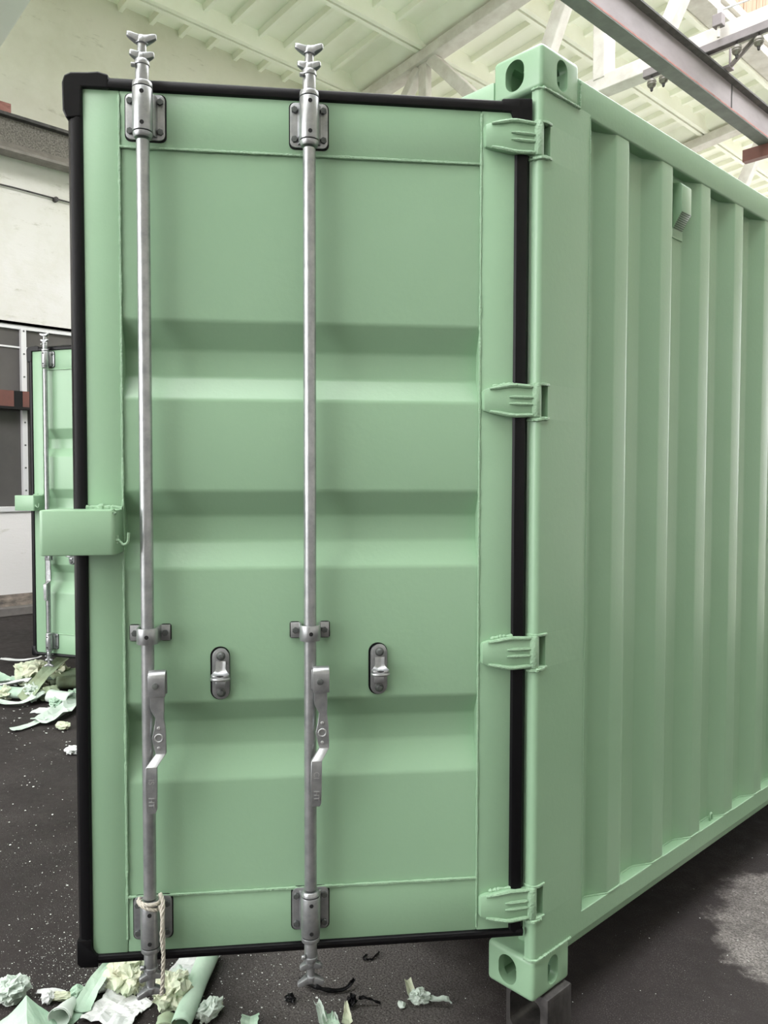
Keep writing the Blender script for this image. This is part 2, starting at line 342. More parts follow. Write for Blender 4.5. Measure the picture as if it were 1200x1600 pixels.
truss(12.80, 'white concrete roof truss seen far back above the container side rail')
truss(18.85, 'white concrete roof truss farthest back in the hall')
# beam end at the top left: the next truss towards the camera, deeper and smooth
t0 = empty('roof_beam', (0, 0.75, 0)); tag(t0, 'smooth grey-green concrete roof beam cutting the upper corner beside the plaster wall', 'beam')
MB().prism([(XW - 0.34, 5.76), (LX0, 6.33), (LX0, 8.17), (XW - 0.34, 7.60)], 'y', -0.30, 0.25).build('beam_body', 'plaster_plain', t0, smooth=False, bevel=0.02)
# ---------------- roof lantern
lan = struct(empty('window_2', (0, 0, 0)), 'roof lantern with boarded curb and bright glazing', 'window')
MB().box(LX0 - 0.36, LX0 - 0.06, -9.9, 21, 8.20, 8.34).build('curb_beam', 'truss', lan, smooth=False, bevel=0.01)
MB().box(LX0 - 0.20, LX0 - 0.0, -9.9, 21, 8.34, 8.46).build('curb_beam', 'truss', lan, smooth=False, bevel=0.01)
MB().box(LX1, LX1 + 0.25, -9.9, 21, 8.20, 8.9).build('curb_beam', 'truss', lan, smooth=False)
bd = MB().box(-0.02, 0.02, 0.004, 0.216, 8.44, 9.05).mesh('board', 'wood', False, 0.004)
random.seed(4)
for k in range(52): inst('board', bd, lan, (LX0 - 0.03 - random.random() * 0.02, 4.0 + 0.22 * k, random.random() * 0.04))
MB().box(LX0 - 0.05, LX0, -9.9, 4.0, 8.44, 9.05).build('curb_boarding', 'wood', lan, smooth=False)
MB().box(LX0 - 0.05, LX0, 15.44, 21, 8.44, 9.05).build('curb_boarding', 'wood', lan, smooth=False)
gb = MB().bar((LX0, 0, 9.1), (0.3, 0, 10.2), 0.05, 0.08).bar((0.3, 0, 10.2), (LX1, 0, 8.9), 0.05, 0.08).mesh('glazing_rafter', 'truss', False)
for k in range(15): inst('glazing_rafter', gb, lan, (0, -9.0 + 2.0 * k, 0))
MB().box(0.2, 0.4, -9.9, 21, 10.2, 10.35).build('ridge_bar', 'truss', lan, smooth=False)

# ================================================================== hoist rail, arm and insulators (upper right)
hb = empty('hoist_rail', (-2.68, 0, 5.72)); tag(hb, 'grey steel I-beam hoist rail with rusty pink lower edge hanging under the trusses', 'beam')
MB().box(-0.008, 0.008, -3, 26, 0.012, 0.37).build('web', 'crane', hb, smooth=False)
MB().box(-0.078, 0.078, -3, 26, 0.0, 0.014).build('bottom_flange', 'crane_green', hb, smooth=False)
MB().prism([(0.006, 0.010), (0.0795, 0.0145), (0.0795, 0.030), (0.060, 0.046), (0.0085, 0.085), (0.006, 0.085)], 'y', -3, 26).build('rusty_fillet', 'rust', hb, smooth=False)
MB().box(-0.085, 0.085, -3, 26, 0.365, 0.385).build('top_flange', 'crane_dark', hb, smooth=False)
MB().box(0.008, 0.014, 7.35, 7.37, 0.03, 0.365).build('splice', 'crane_dark', hb, smooth=False)
def insulator(name, loc, label):
    t = empty(name, loc); tag(t, label, 'insulator', 'insulators on the cross arm')
    MB().cyl((0, 0, 0.0), (0, 0, -0.05), 0.010, seg=8).build('pin', 'iron', t)
    MB().lathe([(0.0, -0.025), (0.022, -0.027), (0.042, -0.04), (0.052, -0.068), (0.047, -0.078), (0.050, -0.088), (0.042, -0.11), (0.026, -0.122), (0.022, -0.13), (0.0, -0.132)]).build('bell', 'porcelain', t)
    MB().lathe([(0.0, -0.125), (0.018, -0.127), (0.014, -0.16), (0.0, -0.172)], seg=8).build('clip', 'iron', t)
    return t
arm = empty('cross_arm', (-2.6, 6.58, 6.112)); tag(arm, 'dark steel cross arm lying over the hoist rail', 'bracket')
MB().box(-0.72, 2.6, -0.035, 0.035, 0.0, 0.008).build('arm_angle', 'iron', arm, smooth=False)
MB().box(-0.72, 2.6, -0.035, -0.027, 0.008, 0.085).build('arm_angle_leg', 'crane', arm, smooth=False)
for dx, txt in ((-0.63, 'pale-capped insulator at the free end of the cross arm'), (-0.49, 'insulator second from the free end, just clear of the hoist rail'),
                (0.31, 'dark insulator under the cross arm next to the slanting strut'), (0.53, 'dark insulator on the cross arm nearest the picture edge')):
    insulator('insulator', (-2.6 + dx, 6.58, 6.111), txt)
brk = empty('rail_bracket', (-2.6, 7.05, 6.106)); tag(brk, 'pale steel bracket with slanting strut clamped on the hoist rail', 'bracket')
MB().box(-0.05, 0.06, -0.06, 0.06, 0.0, 0.03).build('clamp_plate', 'crane', brk, smooth=False, bevel=0.004)
MB().bar((0.04, 0.0, 0.03), (0.50, -0.30, 0.12), 0.02, 0.05).build('strut', 'crane', brk, smooth=False)
MB().cyl((0.03, 0.02, 0.03), (0.03, 0.02, 0.42), 0.014, seg=8).build('hanger_rod', 'crane', brk)
hn = empty('arm_hanger', (-2.45, 6.50, 6.20)); tag(hn, 'small grey hanger box and rod above the cross arm', 'hanger')
MB().cyl((0, 0, -0.005), (0, 0, 0.40), 0.016, seg=8).build('hanger_rod', 'truss', hn)
MB().box(-0.05, 0.05, -0.045, 0.045, 0.10, 0.22).build('hanger_box', 'crane', hn, smooth=False, bevel=0.006)
cw = MB(); cw.tube([(-2.45 + 0.1 * k, 6.60, 6.52 - 0.10 * math.sin(math.pi * k / 16) + 0.012 * k) for k in range(22)], 0.012, 6)
tag(cw.build('feed_cable', 'alu'), 'pale slack cable looped along the truss chord above the cross arm', 'cable')
tag(MB().box(-0.45, 0.0, -0.05, 0.05, 0, 0.144).build('timber_stub', 'brown', loc=(-2.50, 8.4, 5.575)), 'short brown timber stub sticking out under the hoist rail', 'timber')

# ================================================================== shipping container
LEN = 6.058; WID = 2.438; HT = 2.591
con = empty('shipping_container', (0, 0, G))
tag(con, 'large pale green shipping container with open door and ribbed side in front', 'container', 'green shipping containers')
# --- corner casting: origin at its outer corner, body in -x,+y,+z
def casting_mesh(top):
    m = MB().box(-0.162, 0, 0, 0.178, 0, 0.118).mesh('corner_casting', 'green', False, 0.014, 4)
    def oval(w, h, axis, c0, c1, a, b):
        p = rrect(w, h, min(w, h) / 2 - 0.0005, 8, c0, c1); return MB().prism(p, axis, a, b).mesh('cut', 'green', False)
    cuts = [MB().box(-0.134, -0.026, 0.026, 0.150, 0.026, 0.092).mesh('cut', 'green', False)]
    cuts.append(oval(0.062, 0.082, 'y', -0.088, 0.060, -0.01, 0.06))
    cuts.append(oval(0.050, 0.082, 'x', 0.094, 0.060, -0.06, 0.01))
    return boolean(m, cuts)
cmesh = casting_mesh(True)
for (x, y, sx, sy) in ((0, 0, 1, 1), (-WID, 0, -1, 1), (0, LEN, 1, -1), (-WID, LEN, -1, -1)):
    inst('corner_casting', cmesh, con, (x, y, 0), None, (sx, sy, 1)); inst('corner_casting', cmesh, con, (x, y, HT), None, (sx, sy, -1))
ZB = 0.185                                       # door bottom above container underside
HC = [2.155, 1.466, 0.790, 0.096]                # hinge heights on the door
HH = 0.047
# --- corner post with hinge notches
def post_poly(notch):
    if notch:
        return [(0, 0.042), (0, 0.235), (-0.03, 0.235), (-0.03, 0.10), (-0.10, 0.10), (-0.10, 0.065), (-0.042, 0.065), (-0.042, 0.042)]
    a = [(-0.016 + 0.016 * math.sin(R(t)), 0.016 - 0.016 * math.cos(R(t))) for t in (0, 18, 36, 54, 72, 90)]
    return [(-0.030, 0.0)] + a + [(0, 0.235), (-0.03, 0.235), (-0.03, 0.10), (-0.10, 0.10), (-0.10, 0.065), (-0.030, 0.065)]
pm = MB(); zlo = 0.118
for h in sorted(HC):
    z = ZB + h; pm.prism(post_poly(False), 'z', zlo, z - HH); pm.prism(post_poly(True), 'z', z - HH, z + HH); zlo = z + HH
pm.prism(post_poly(False), 'z', zlo, HT - 0.118)
pmesh = pm.mesh('corner_post', 'green', True)
inst('corner_post', pmesh, con); inst('corner_post', pmesh, con, (-WID, 0, 0), None, (-1, 1, 1))
rp = MB().box(-0.1, 0, 0, 0.12, 0.118, HT - 0.118).mesh('corner_post', 'green', False, 0.006)
inst('corner_post', rp, con, (0, LEN - 0.12, 0)); inst('corner_post', rp, con, (-WID + 0.1, LEN - 0.12, 0))
lug = MB().prism([(-0.036, -0.002), (-0.016, -0.005), (-0.002, 0.004), (0.005, 0.018), (0.005, 0.046), (-0.036, 0.046)], 'z', -0.0035, 0.0035).mesh('hinge_lug', 'weld', True, 0.0012)
for h in HC:
    for s in (-1, 1):
        inst('hinge_lug', lug, con, (0, 0, ZB + h + s * (HH - 0.002)))
random.seed(2)
def bead(pts, r, n=40, jit=0.35):
    P = [Vector(p) for p in pts]; out = []; rr = []
    seglen = [(P[i + 1] - P[i]).length for i in range(len(P) - 1)]; tot = sum(seglen)
    for k in range(n + 1):
        d = tot * k / n; i = 0
        while i < len(seglen) - 1 and d > seglen[i]: d -= seglen[i]; i += 1
        out.append(P[i].lerp(P[i + 1], d / seglen[i])); rr.append(r * (1 + jit * (random.random() - 0.5) * 2))
    return MB().tube(out, rr, 6)
for h in HC:
    bead([(-0.034, -0.003, ZB + h - HH - 0.003), (-0.016, -0.005, ZB + h - HH - 0.004), (-0.001, 0.004, ZB + h - HH - 0.003), (0.004, 0.030, ZB + h - HH)], 0.0048, 16, 0.35).build('weld_bead', 'weld', con)
bead([(-0.03, -0.001, 0.119), (-0.012, -0.002, 0.119), (0.002, 0.012, 0.119), (0.002, 0.178, 0.119)], 0.0045).build('weld_bead', 'weld', con)
bead([(-0.03, -0.001, HT - 0.119), (-0.012, -0.002, HT - 0.119), (0.002, 0.012, HT - 0.119), (0.002, 0.178, HT - 0.119)], 0.0042).build('weld_bead', 'weld', con)
bead([(0.002, 0.180, HT - 0.119), (0.002, 0.180, HT - 0.045)], 0.003).build('weld_bead', 'weld', con)
bead([(0.0, 0.235, 0.18), (0.0, 0.235, HT - 0.125)], 0.0022, 120).build('weld_bead', 'weld', con)
# --- corrugated side
P0 = 0.235; pit = 0.278
def side_profile():
    pts = [(-0.004 - 0.036, P0 - 0.02), (-0.040, 0.315)]
    k = 0
    while 0.455 + pit * k < LEN - 0.25:
        e = 0.455 + pit * k
        pts += [(-0.004, e - 0.072), (-0.004, e), (-0.040, e + 0.068), (-0.040, e + 0.138)]; k += 1
    pts.append((-0.040, LEN - 0.12)); return pts
sp = side_profile()
def sheet(prof, z0, z1, name, th=0.002):
    m = MB(); out = [(x, y) for x, y in prof]; inn = [(x - th, y) for x, y in prof]
    n = len(prof)
    m.add([(x, y, z0) for x, y in out] + [(x, y, z1) for x, y in out], [(i, i + 1, n + i + 1, n + i) for i in range(n - 1)])
    m.add([(x, y, z0) for x, y in inn] + [(x, y, z1) for x, y in inn], [(i, n + i, n + i + 1, i + 1) for i in range(n - 1)])
    return m.mesh(name, 'green', False)
smesh = sheet(sp, 0.155, HT - 0.10, 'side_panel')
bmn = bmesh.new(); bmn.from_mesh(smesh)
bmesh.ops.bevel(bmn, geom=[e for e in bmn.edges if len(e.link_faces) == 2 and e.calc_face_angle(0) > R(15)], offset=0.005, segments=3, profile=0.5, affect='EDGES')
bmn.to_mesh(smesh); bmn.free(); smesh.shade_smooth(); smesh.set_sharp_from_angle(angle=R(30))
inst('side_panel', smesh, con); inst('side_panel', smesh, con, (-WID, 0, 0), None, (-1, 1, 1))
tr = MB().box(-0.062, -0.001, 0.17, LEN - 0.17, 2.462, 2.556).mesh('top_rail', 'green', True, 0.007, 3)
inst('top_rail', tr, con); inst('top_rail', tr, con, (-WID + 0.062, 0, 0))
br = MB().prism([(0, 0.172), (0, 0.113), (-0.009, 0.084), (-0.055, 0.082), (-0.055, 0.172)], 'y', 0.17, LEN - 0.17).mesh('bottom_rail', 'green', False, 0.002)
inst('bottom_rail', br, con, (-0.0012, 0, 0)); inst('bottom_rail', br, con, (-WID, 0, 0), None, (-1, 1, 1))
# weld line along the foot of the corrugation
def off(p): return (p[0] + 0.002, p[1], 0.1735)
ftp = [off(p) for p in sp if 0.24 < p[1] < 2.6]; ftp = [(-0.038, 0.24, 0.1735)] + ftp
bead(ftp, 0.0028, 160).build('weld_bead', 'weld', con)
# header, sill, roof, floor, end wall
MB().box(-WID + 0.162, -0.162, 0.004, 0.12, 2.44, 2.545).build('door_header', 'green', con, bevel=0.008)
MB().box(-WID + 0.162, -0.162, 0.17, 0.25, 0.06, 0.165).build('door_sill', 'green', con, bevel=0.006)
MB().box(-WID + 0.01, -0.01, 0.12, LEN - 0.02, 2.535, 2.55).build('roof_panel', 'green', con, smooth=False)
MB().box(-WID + 0.05, -0.05, 0.10, LEN - 0.05, 0.14, 0.17).build('floor_boards', 'wood', con, smooth=False)
MB().box(-WID + 0.05, -0.05, LEN - 0.06, LEN - 0.02, 0.12, 2.5).build('end_panel', 'green', con, smooth=False)
for k in range(18): MB().box(-WID + 0.055, -0.055, 0.35 + 0.31 * k, 0.40 + 0.31 * k, 0.09, 0.14).build('cross_member', 'crane_dark', con, smooth=False)
# lashing ring
rg = MB(); rg.tube([(-0.018 + 0.0 * a, 1.137 + 0.011 * math.cos(R(a)), 0.182 + 0.016 * math.sin(R(a))) for a in range(-40, 221, 20)], 0.0038, 8)
rg.build('lashing_ring', 'green', con)
# ventilator in the third recess
v = MB().prism([(-0.040, 2.440), (-0.010, 2.432), (-0.004, 2.424), (-0.004, 2.338), (-0.036, 2.288), (-0.036, 2.262), (-0.040, 2.262)], 'y', 0.800, 0.868)
vt = v.build('vent_cover', 'green', con, bevel=0.003)
MB().prism([(-0.040, 2.475), (-0.037, 2.475), (-0.036, 2.258), (-0.040, 2.258)], 'y', 0.772, 0.872).build('vent_plate', 'green', vt, smooth=False)
for k in range(9):
    f = (k + 0.5) / 9.0; x = -0.004 - 0.032 * f; z = 2.338 - 0.050 * f
    MB().bar((x + 0.0008, 0.804, z), (x + 0.0008, 0.864, z), 0.0012, 0.0028, up=(0.84, 0, -0.54)).build('vent_slot', 'hole', vt, smooth=False)

# ------------------------------------------------------------------ door leaf (local x = from hinge to free edge, y = outwards, z = up)
DW = 1.17; DH = 2.255
door = empty('door', (-0.033, -0.0157, ZB), con)
door.rotation_euler = (0, 0, R(180 + 53.19))
# corrugated steel sheet
cz = [(0.155, -0.004), (0.470, -0.004), (0.550, -0.044), (0.618, -0.044), (0.676, -0.004), (1.025, -0.004), (1.092, -0.044), (1.160, -0.044), (1.225, -0.004),
      (1.460, -0.004), (1.520, -0.044), (1.590, -0.044), (1.660, -0.004), (2.10, -0.004)]
pn = MB(); n = len(cz)
for th, fl in ((0.0, 0), (-0.003, 1)):
    pn.add([(0.11, y + th, z) for z, y in [(a, b_) for a, b_ in cz]] + [(1.06, y + th, z) for z, y in [(a, b_) for a, b_ in cz]], [(i, i + 1, n + i + 1, n + i) for i in range(n - 1)])
pme = pn.mesh('door_sheet', 'green', False)
bmn = bmesh.new(); bmn.from_mesh(pme)
bmesh.ops.bevel(bmn, geom=[e for e in bmn.edges if len(e.link_faces) == 2 and e.calc_face_angle(0) > R(15)], offset=0.007, segments=3, profile=0.5, affect='EDGES')
bmn.to_mesh(pme); bmn.free(); pme.shade_smooth(); pme.set_sharp_from_angle(angle=R(30))
inst('door_sheet', pme, door)
MB().box(0.030, 0.124, -0.055, 0, 0.022, 2.225).build('stile', 'green', door, bevel=0.004)
MB().box(1.046, 1.136, -0.055, 0, 0.022, 2.225).build('stile', 'green', door, bevel=0.004)
MB().box(0.124, 1.046, -0.055, -0.001, 2.086, 2.225).build('door_rail', 'green', door, bevel=0.003)
MB().box(0.124, 1.046, -0.055, -0.001, 0.022, 0.172).build('door_rail', 'green', door, bevel=0.003)
bead([(0.124, 0.0, 2.085), (1.046, 0.0, 2.085)], 0.0042, 90, 0.25).build('weld_bead', 'weld', door)
bead([(0.124, 0.0, 0.172), (1.046, 0.0, 0.172)], 0.0042, 90, 0.25).build('weld_bead', 'weld', door)
bead([(0.1235, 0.0, 0.035), (0.1235, 0.0, 2.215)], 0.0030, 160, 0.4).build('weld_bead', 'weld', door)
bead([(1.047, 0.0, 0.06), (1.047, 0.0, 2.215)], 0.0034, 160, 0.4).build('weld_bead', 'weld', door)
# black gasket: rounded lip section swept along each edge
def lip(w, outer):
    """cross section (distance outward from frame edge, y)"""
    return [(0.0, 0.001), (0.004, 0.007), (w * 0.35, 0.009), (w * 0.75, 0.004), (w * 0.98, -0.010), (w, -0.030), (w * 0.9, -0.062), (0.0, -0.062)]
def strip(a, b_, sec): return MB().loft([[a(p) for p in sec], [b_(p) for p in sec]])
Lw = 0.040
sec = lip(0.036, 1)
strip(lambda p: (1.134 + p[0] * 1.06, p[1], 0.0), lambda p: (1.134 + p[0] * 1.06, p[1], 2.25), sec).build('gasket', 'rubber', door)
strip(lambda p: (0.034 - p[0] * 1.25, p[1], 0.012), lambda p: (0.034 - p[0] * 1.25, p[1], 2.252), sec).build('gasket', 'rubber', door)
strip(lambda p: (-0.010, p[1], 2.222 + p[0]), lambda p: (1.168, p[1], 2.222 + p[0]), sec).build('gasket', 'rubber', door)
strip(lambda p: (-0.006, p[1], 0.027 - p[0] * 0.85), lambda p: (1.168, p[1], 0.027 - p[0] * 0.85), sec).build('gasket', 'rubber', door)
# thickened upper and lower free corners
MB().prism([(1.134, 2.222), (1.136, 2.15), (1.172, 2.145), (1.1805, 2.165), (1.1815, 2.232), (1.176, 2.250), (1.160, 2.258), (1.12, 2.260), (1.095, 2.263), (1.070, 2.257), (1.070, 2.222)], 'y', -0.06, 0.0095).build('gasket_corner', 'rubber', door, smooth=False, bevel=0.004)
MB().prism([(1.125, 0.029), (1.136, 0.045), (1.136, 0.07), (1.1725, 0.07), (1.1725, 0.008), (1.164, -0.003), (1.12, -0.004), (1.12, 0.028)], 'y', -0.06, 0.0095).build('gasket_corner', 'rubber', door, bevel=0.006)
MB().prism([(-0.012, 2.26), (0.07, 2.255), (0.07, 2.222), (0.045, 2.222), (0.034, 2.19), (-0.012, 2.19)], 'y', -0.06, 0.008).build('gasket_corner', 'rubber', door, bevel=0.004)
# hinges
def hinge(t):
    st = [(0.118, 0.022, 0.006), (0.114, 0.028, 0.013), (0.100, 0.033, 0.016), (0.075, 0.037, 0.017), (0.048, 0.042, 0.018), (0.030, 0.043, 0.016), (0.010, 0.042, 0.013), (-0.008, 0.041, 0.011), (-0.019, 0.041, 0.010)]
    m = MB(); rings = []
    for s, h, y in st:
        rings.append([(s, y - 0.016, t - h), (s, y - 0.002, t - h), (s, y, t - h + 0.003), (s, y, t + h - 0.003), (s, y - 0.002, t + h), (s, y - 0.016, t + h)])
    m.loft(rings)
    h = m.build('hinge', 'green', door)
    return h, st
def hinge_ridges(t, st):
    for sg in (-1, 1):
        MB().tube([(s, y + 0.001, t + sg * (hh - 0.003)) for s, hh, y in st[2:]], [0.0035] + [0.0058] * (len(st) - 4) + [0.004], 8).build('hinge_ridge', 'weld', door)
        MB().tube([(s, y + 0.001, t + sg * 0.009) for s, hh, y in st[4:]], [0.002] + [0.0052] * (len(st) - 6) + [0.003], 8).build('hinge_ridge', 'weld', door)
    MB().cyl((-0.029, 0.0, t - 0.043), (-0.029, 0.0, t + 0.043), 0.0160, seg=20).build('hinge_knuckle', 'weld', door, bevel=0.002)
for t in HC:
    h, st = hinge(t); hinge_ridges(t, st)
    bead([(0.030, 0.002, t + 0.043), (0.060, 0.002, t + 0.041), (0.090, 0.002, t + 0.036)], 0.006, 18, 0.3).build('weld_bead', 'weld', door)
# ---- locking bars
hexm = MB().prism([(0.0085 * math.cos(R(60 * k)), 0.0085 * math.sin(R(60 * k))) for k in range(6)], 'y', 0, 0.0075).mesh('bolt', 'bolt', False, 0.001)
RN = 0.043; RR = 0.0160
def horn(m, c, ang, L, w, drop):
    """one tapered locking lug reaching out from the bar end"""
    d = Vector((math.cos(ang), math.sin(ang), 0)); p = Vector((-d.y, d.x, 0)); rings = []
    for f, ww, hh, zz in ((0.0, 1.0, 1.0, 0), (0.45, 0.85, 0.9, 0.25), (0.8, 0.62, 0.75, 0.75), (1.0, 0.4, 0.55, 1.0)):
        o = Vector(c) + d * L * f + Vector((0, 0, drop * zz))
        rings.append([o + p * w * ww * a + Vector((0, 0, 0.0095 * hh * bb_)) for a, bb_ in ((-1, -1), (1, -1), (1, 1), (-1, 1))])
    m.loft(rings)
def cam_end(s, t0, sg, rot):
    """bar end above (sg=1) or below (sg=-1) the bearing"""
    m = MB()
    m.cyl((s, RN, t0), (s, RN, t0 + sg * 0.045), 0.0165, seg=20)
    m.cyl((s, RN, t0 + sg * 0.040), (s, RN, t0 + sg * 0.054), 0.0190, 0.017, seg=20)
    m.cyl((s, RN, t0 + sg * 0.050), (s, RN, t0 + sg * 0.112), 0.0125, 0.0105, seg=12)
    for k, (dt, L) in enumerate(((0.060, 0.030), (0.100, 0.036))):
        for a in (rot, rot + 180 - 25): horn(m, (s, RN, t0 + sg * dt), R(a), L, 0.0115, sg * 0.010 * (1 if k else 0.7))
        m.cyl((s, RN, t0 + sg * (dt - 0.008)), (s, RN, t0 + sg * (dt + 0.008)), 0.016, 0.014, seg=10)
    m.cyl((s + 0.014, RN + 0.012, t0 + sg * 0.036), (s + 0.024, RN + 0.014, t0 + sg * 0.036), 0.006, seg=8)
    return m.build('cam_end', 'zinc', door, bevel=0.0022)
def bearing(s, tc, sg):
    """bearing sleeve on a four-bolt plate"""
    MB().prism(rrect(0.102, 0.118, 0.014, 4, s, tc), 'y', -0.0005, 0.0012).build('bearing_shim', 'hole', door, smooth=False)
    MB().prism(rrect(0.096, 0.112, 0.014, 4, s, tc), 'y', 0.0012, 0.0072).build('bearing_plate', 'zinc', door, bevel=0.001)
    m = MB()
    for dx in (-1, 1): m.prism([(s + dx * 0.022, 0.007), (s + dx * 0.030, 0.007), (s + dx * 0.0235, 0.022), (s + dx * 0.020, 0.022)], 'z', tc - 0.050, tc + 0.050)
    m.build('bearing_rib', 'zinc', door, bevel=0.001)
    MB().cyl((s, RN - 0.002, tc - 0.052), (s, RN - 0.002, tc + 0.052), 0.0245, seg=28).build('bearing_sleeve', 'zinc', door, bevel=0.0015)
    for e in (-1, 1):
        MB().cyl((s, RN - 0.002, tc + e * 0.0525), (s, RN - 0.002, tc + e * 0.0545), 0.0225, seg=24).build('bearing_gap', 'hole', door)
        MB().cyl((s, RN - 0.002, tc + e * 0.0545), (s, RN - 0.002, tc + e * 0.067), 0.0245, 0.0205 if e * sg < 0 else 0.0235, seg=28).build('bearing_collar', 'zinc', door, bevel=0.0012)
        for dx in (-1, 1): inst('bolt', hexm, door, (s + dx * 0.037, 0.007, tc + e * 0.037), (0, R(random.random() * 60), 0))
        MB().cyl((s - 0.002, RN + 0.014, tc + e * 0.037), (s - 0.002, RN + 0.0232, tc + e * 0.037), 0.0052, seg=12).build('grease_hole', 'hole', door)
def guide(s, t):
    """strap guide at half height"""
    prof = [(s - 0.050, 0.001), (s - 0.026, 0.001), (s - 0.021, 0.012)]
    prof += [(s + 0.0215 * math.cos(R(a)), RN + 0.0215 * math.sin(R(a))) for a in (195, 165, 135, 110, 90, 70, 45, 15, -15)]
    prof += [(s + 0.021, 0.012), (s + 0.026, 0.001), (s + 0.050, 0.001)]
    th = 0.0055; P = [Vector((a, b_)) for a, b_ in prof]; out = []
    for i, p in enumerate(P):
        tn = (P[min(i + 1, len(P) - 1)] - P[max(i - 1, 0)]).normalized(); out.append(p + Vector((-tn.y, tn.x)) * th)
    m = MB(); m.loft([[(p.x, p.y, z) for p in P + out[::-1]] for z in (t - 0.020, t + 0.020)])
    m.build('bar_guide', 'zinc', door, bevel=0.0008)
    for dx in (-1, 1): MB().prism(rrect(0.027, 0.044, 0.006, 3, s + dx * 0.039, t), 'y', -0.0005, 0.0012).build('guide_shim', 'hole', door, smooth=False)
    for dx in (-1, 1): inst('bolt', hexm, door, (s + dx * 0.038, 0.0065, t), (0, R(random.random() * 60), 0))
    MB().cyl((s - 0.002, RN + 0.016, t), (s - 0.002, RN + 0.0276, t), 0.0052, seg=12).build('grease_hole', 'hole', door)
def emboss(txt, s, y, t, size):
    cu = bpy.data.curves.new('embossed_lettering', 'FONT'); cu.body = txt; cu.size = size; cu.extrude = 0.0008; cu.align_x = 'CENTER'; cu.align_y = 'CENTER'
    cu.materials.append(M['zinc_light'])
    to = bpy.data.objects.new('tmp', cu); C.objects.link(to)
    me = bpy.data.meshes.new_from_object(to.evaluated_get(bpy.context.evaluated_depsgraph_get())); bpy.data.objects.remove(to)
    o = inst('embossed_lettering', me, door)
    # text reads upwards along the grip
    o.matrix_local = Matrix.Translation((s, y, t)) @ Matrix.Rotation(R(90), 4, 'Y') @ Matrix.Rotation(R(-90), 4, 'X') @ Matrix.Rotation(R(0), 4, 'Z')
    return o
M['zinc_light'] = mat('bright_zinc', (0.55, 0.56, 0.56), 0.35, 0.7)
def handle(s, t, text):
    """hinged lever hanging from its hub; t = top of hub"""
    hs = s - 0.026; y0 = 0.046; y1 = 0.082
    MB().box(s - 0.018, s - 0.002, 0.045, 0.062, t - 0.062, t - 0.008).build('hub_weld', 'zinc', door, bevel=0.004)
    arc = [(y0 + (y1 - y0) / 2 - (y1 - y0) / 2 * math.cos(R(a)), t - 0.018 + 0.018 * math.sin(R(a))) for a in range(0, 181, 20)]
    prof = [(y0, t - 0.064)] + arc + [(y1, t - 0.064)]
    inn = [(y1 - 0.006, t - 0.064)] + [(y0 + (y1 - y0) / 2 + ((y1 - y0) / 2 - 0.006) * math.cos(R(a)), t - 0.018 + 0.012 * math.sin(R(a))) for a in range(0, 181, 20)] + [(y0 + 0.006, t - 0.064)]
    m = MB(); m.loft([[(x, p[0], p[1]) for p in prof + inn] for x in (hs - 0.022, hs + 0.020)])
    m.build('handle_hub', 'zinc', door, bevel=0.0015)
    MB().cyl((hs + 0.002, y1 - 0.002, t - 0.036), (hs + 0.002, y1 + 0.004, t - 0.036), 0.008, seg=14).build('handle_pin', 'bolt', door, bevel=0.001)
    yc = (y0 + y1) / 2
    S = [(t - 0.020, 0.000, 0.016, yc, 0.007), (t - 0.090, 0.0, 0.017, yc, 0.007), (t - 0.100, -0.001, 0.016, yc, 0.007), (t - 0.120, -0.006, 0.010, yc, 0.006), (t - 0.150, -0.006, 0.014, yc + 0.001, 0.006), (t - 0.170, -0.004, 0.017, yc + 0.002, 0.006),
         (t - 0.195, -0.007, 0.0145, yc + 0.002, 0.006), (t - 0.210, -0.009, 0.0125, yc + 0.002, 0.006), (t - 0.236, 0.011, 0.0135, yc + 0.024, 0.006), (t - 0.290, 0.012, 0.0140, yc + 0.022, 0.006), (t - 0.345, 0.012, 0.0130, yc + 0.020, 0.006), (t - 0.354, 0.012, 0.009, yc + 0.020, 0.005)]
    m = MB(); m.loft([[(hs + o - w_, y - th, z), (hs + o + w_, y - th, z), (hs + o + w_, y + th, z), (hs + o - w_, y + th, z)] for z, o, w_, y, th in S])
    m.build('handle', 'zinc', door, bevel=0.0010, seg=1)
    MB().tube([(hs - 0.004 + 0.0095 * math.cos(R(a)), yc + 0.0085, t - 0.170 + 0.0095 * math.sin(R(a))) for a in range(0, 361, 24)], 0.002, 6, False).build('boss_ring', 'zinc_light', door)
    for dz in (-0.145, -0.195): MB().cyl((hs - 0.004, yc + 0.004, t + dz), (hs - 0.004, yc + 0.0095, t + dz), 0.0045, seg=10).build('rivet', 'zinc_light', door, bevel=0.001)
    for dz, tx in zip((-0.272, -0.325), text): emboss(tx, hs + 0.012, yc + 0.0282, t + dz, 0.020)
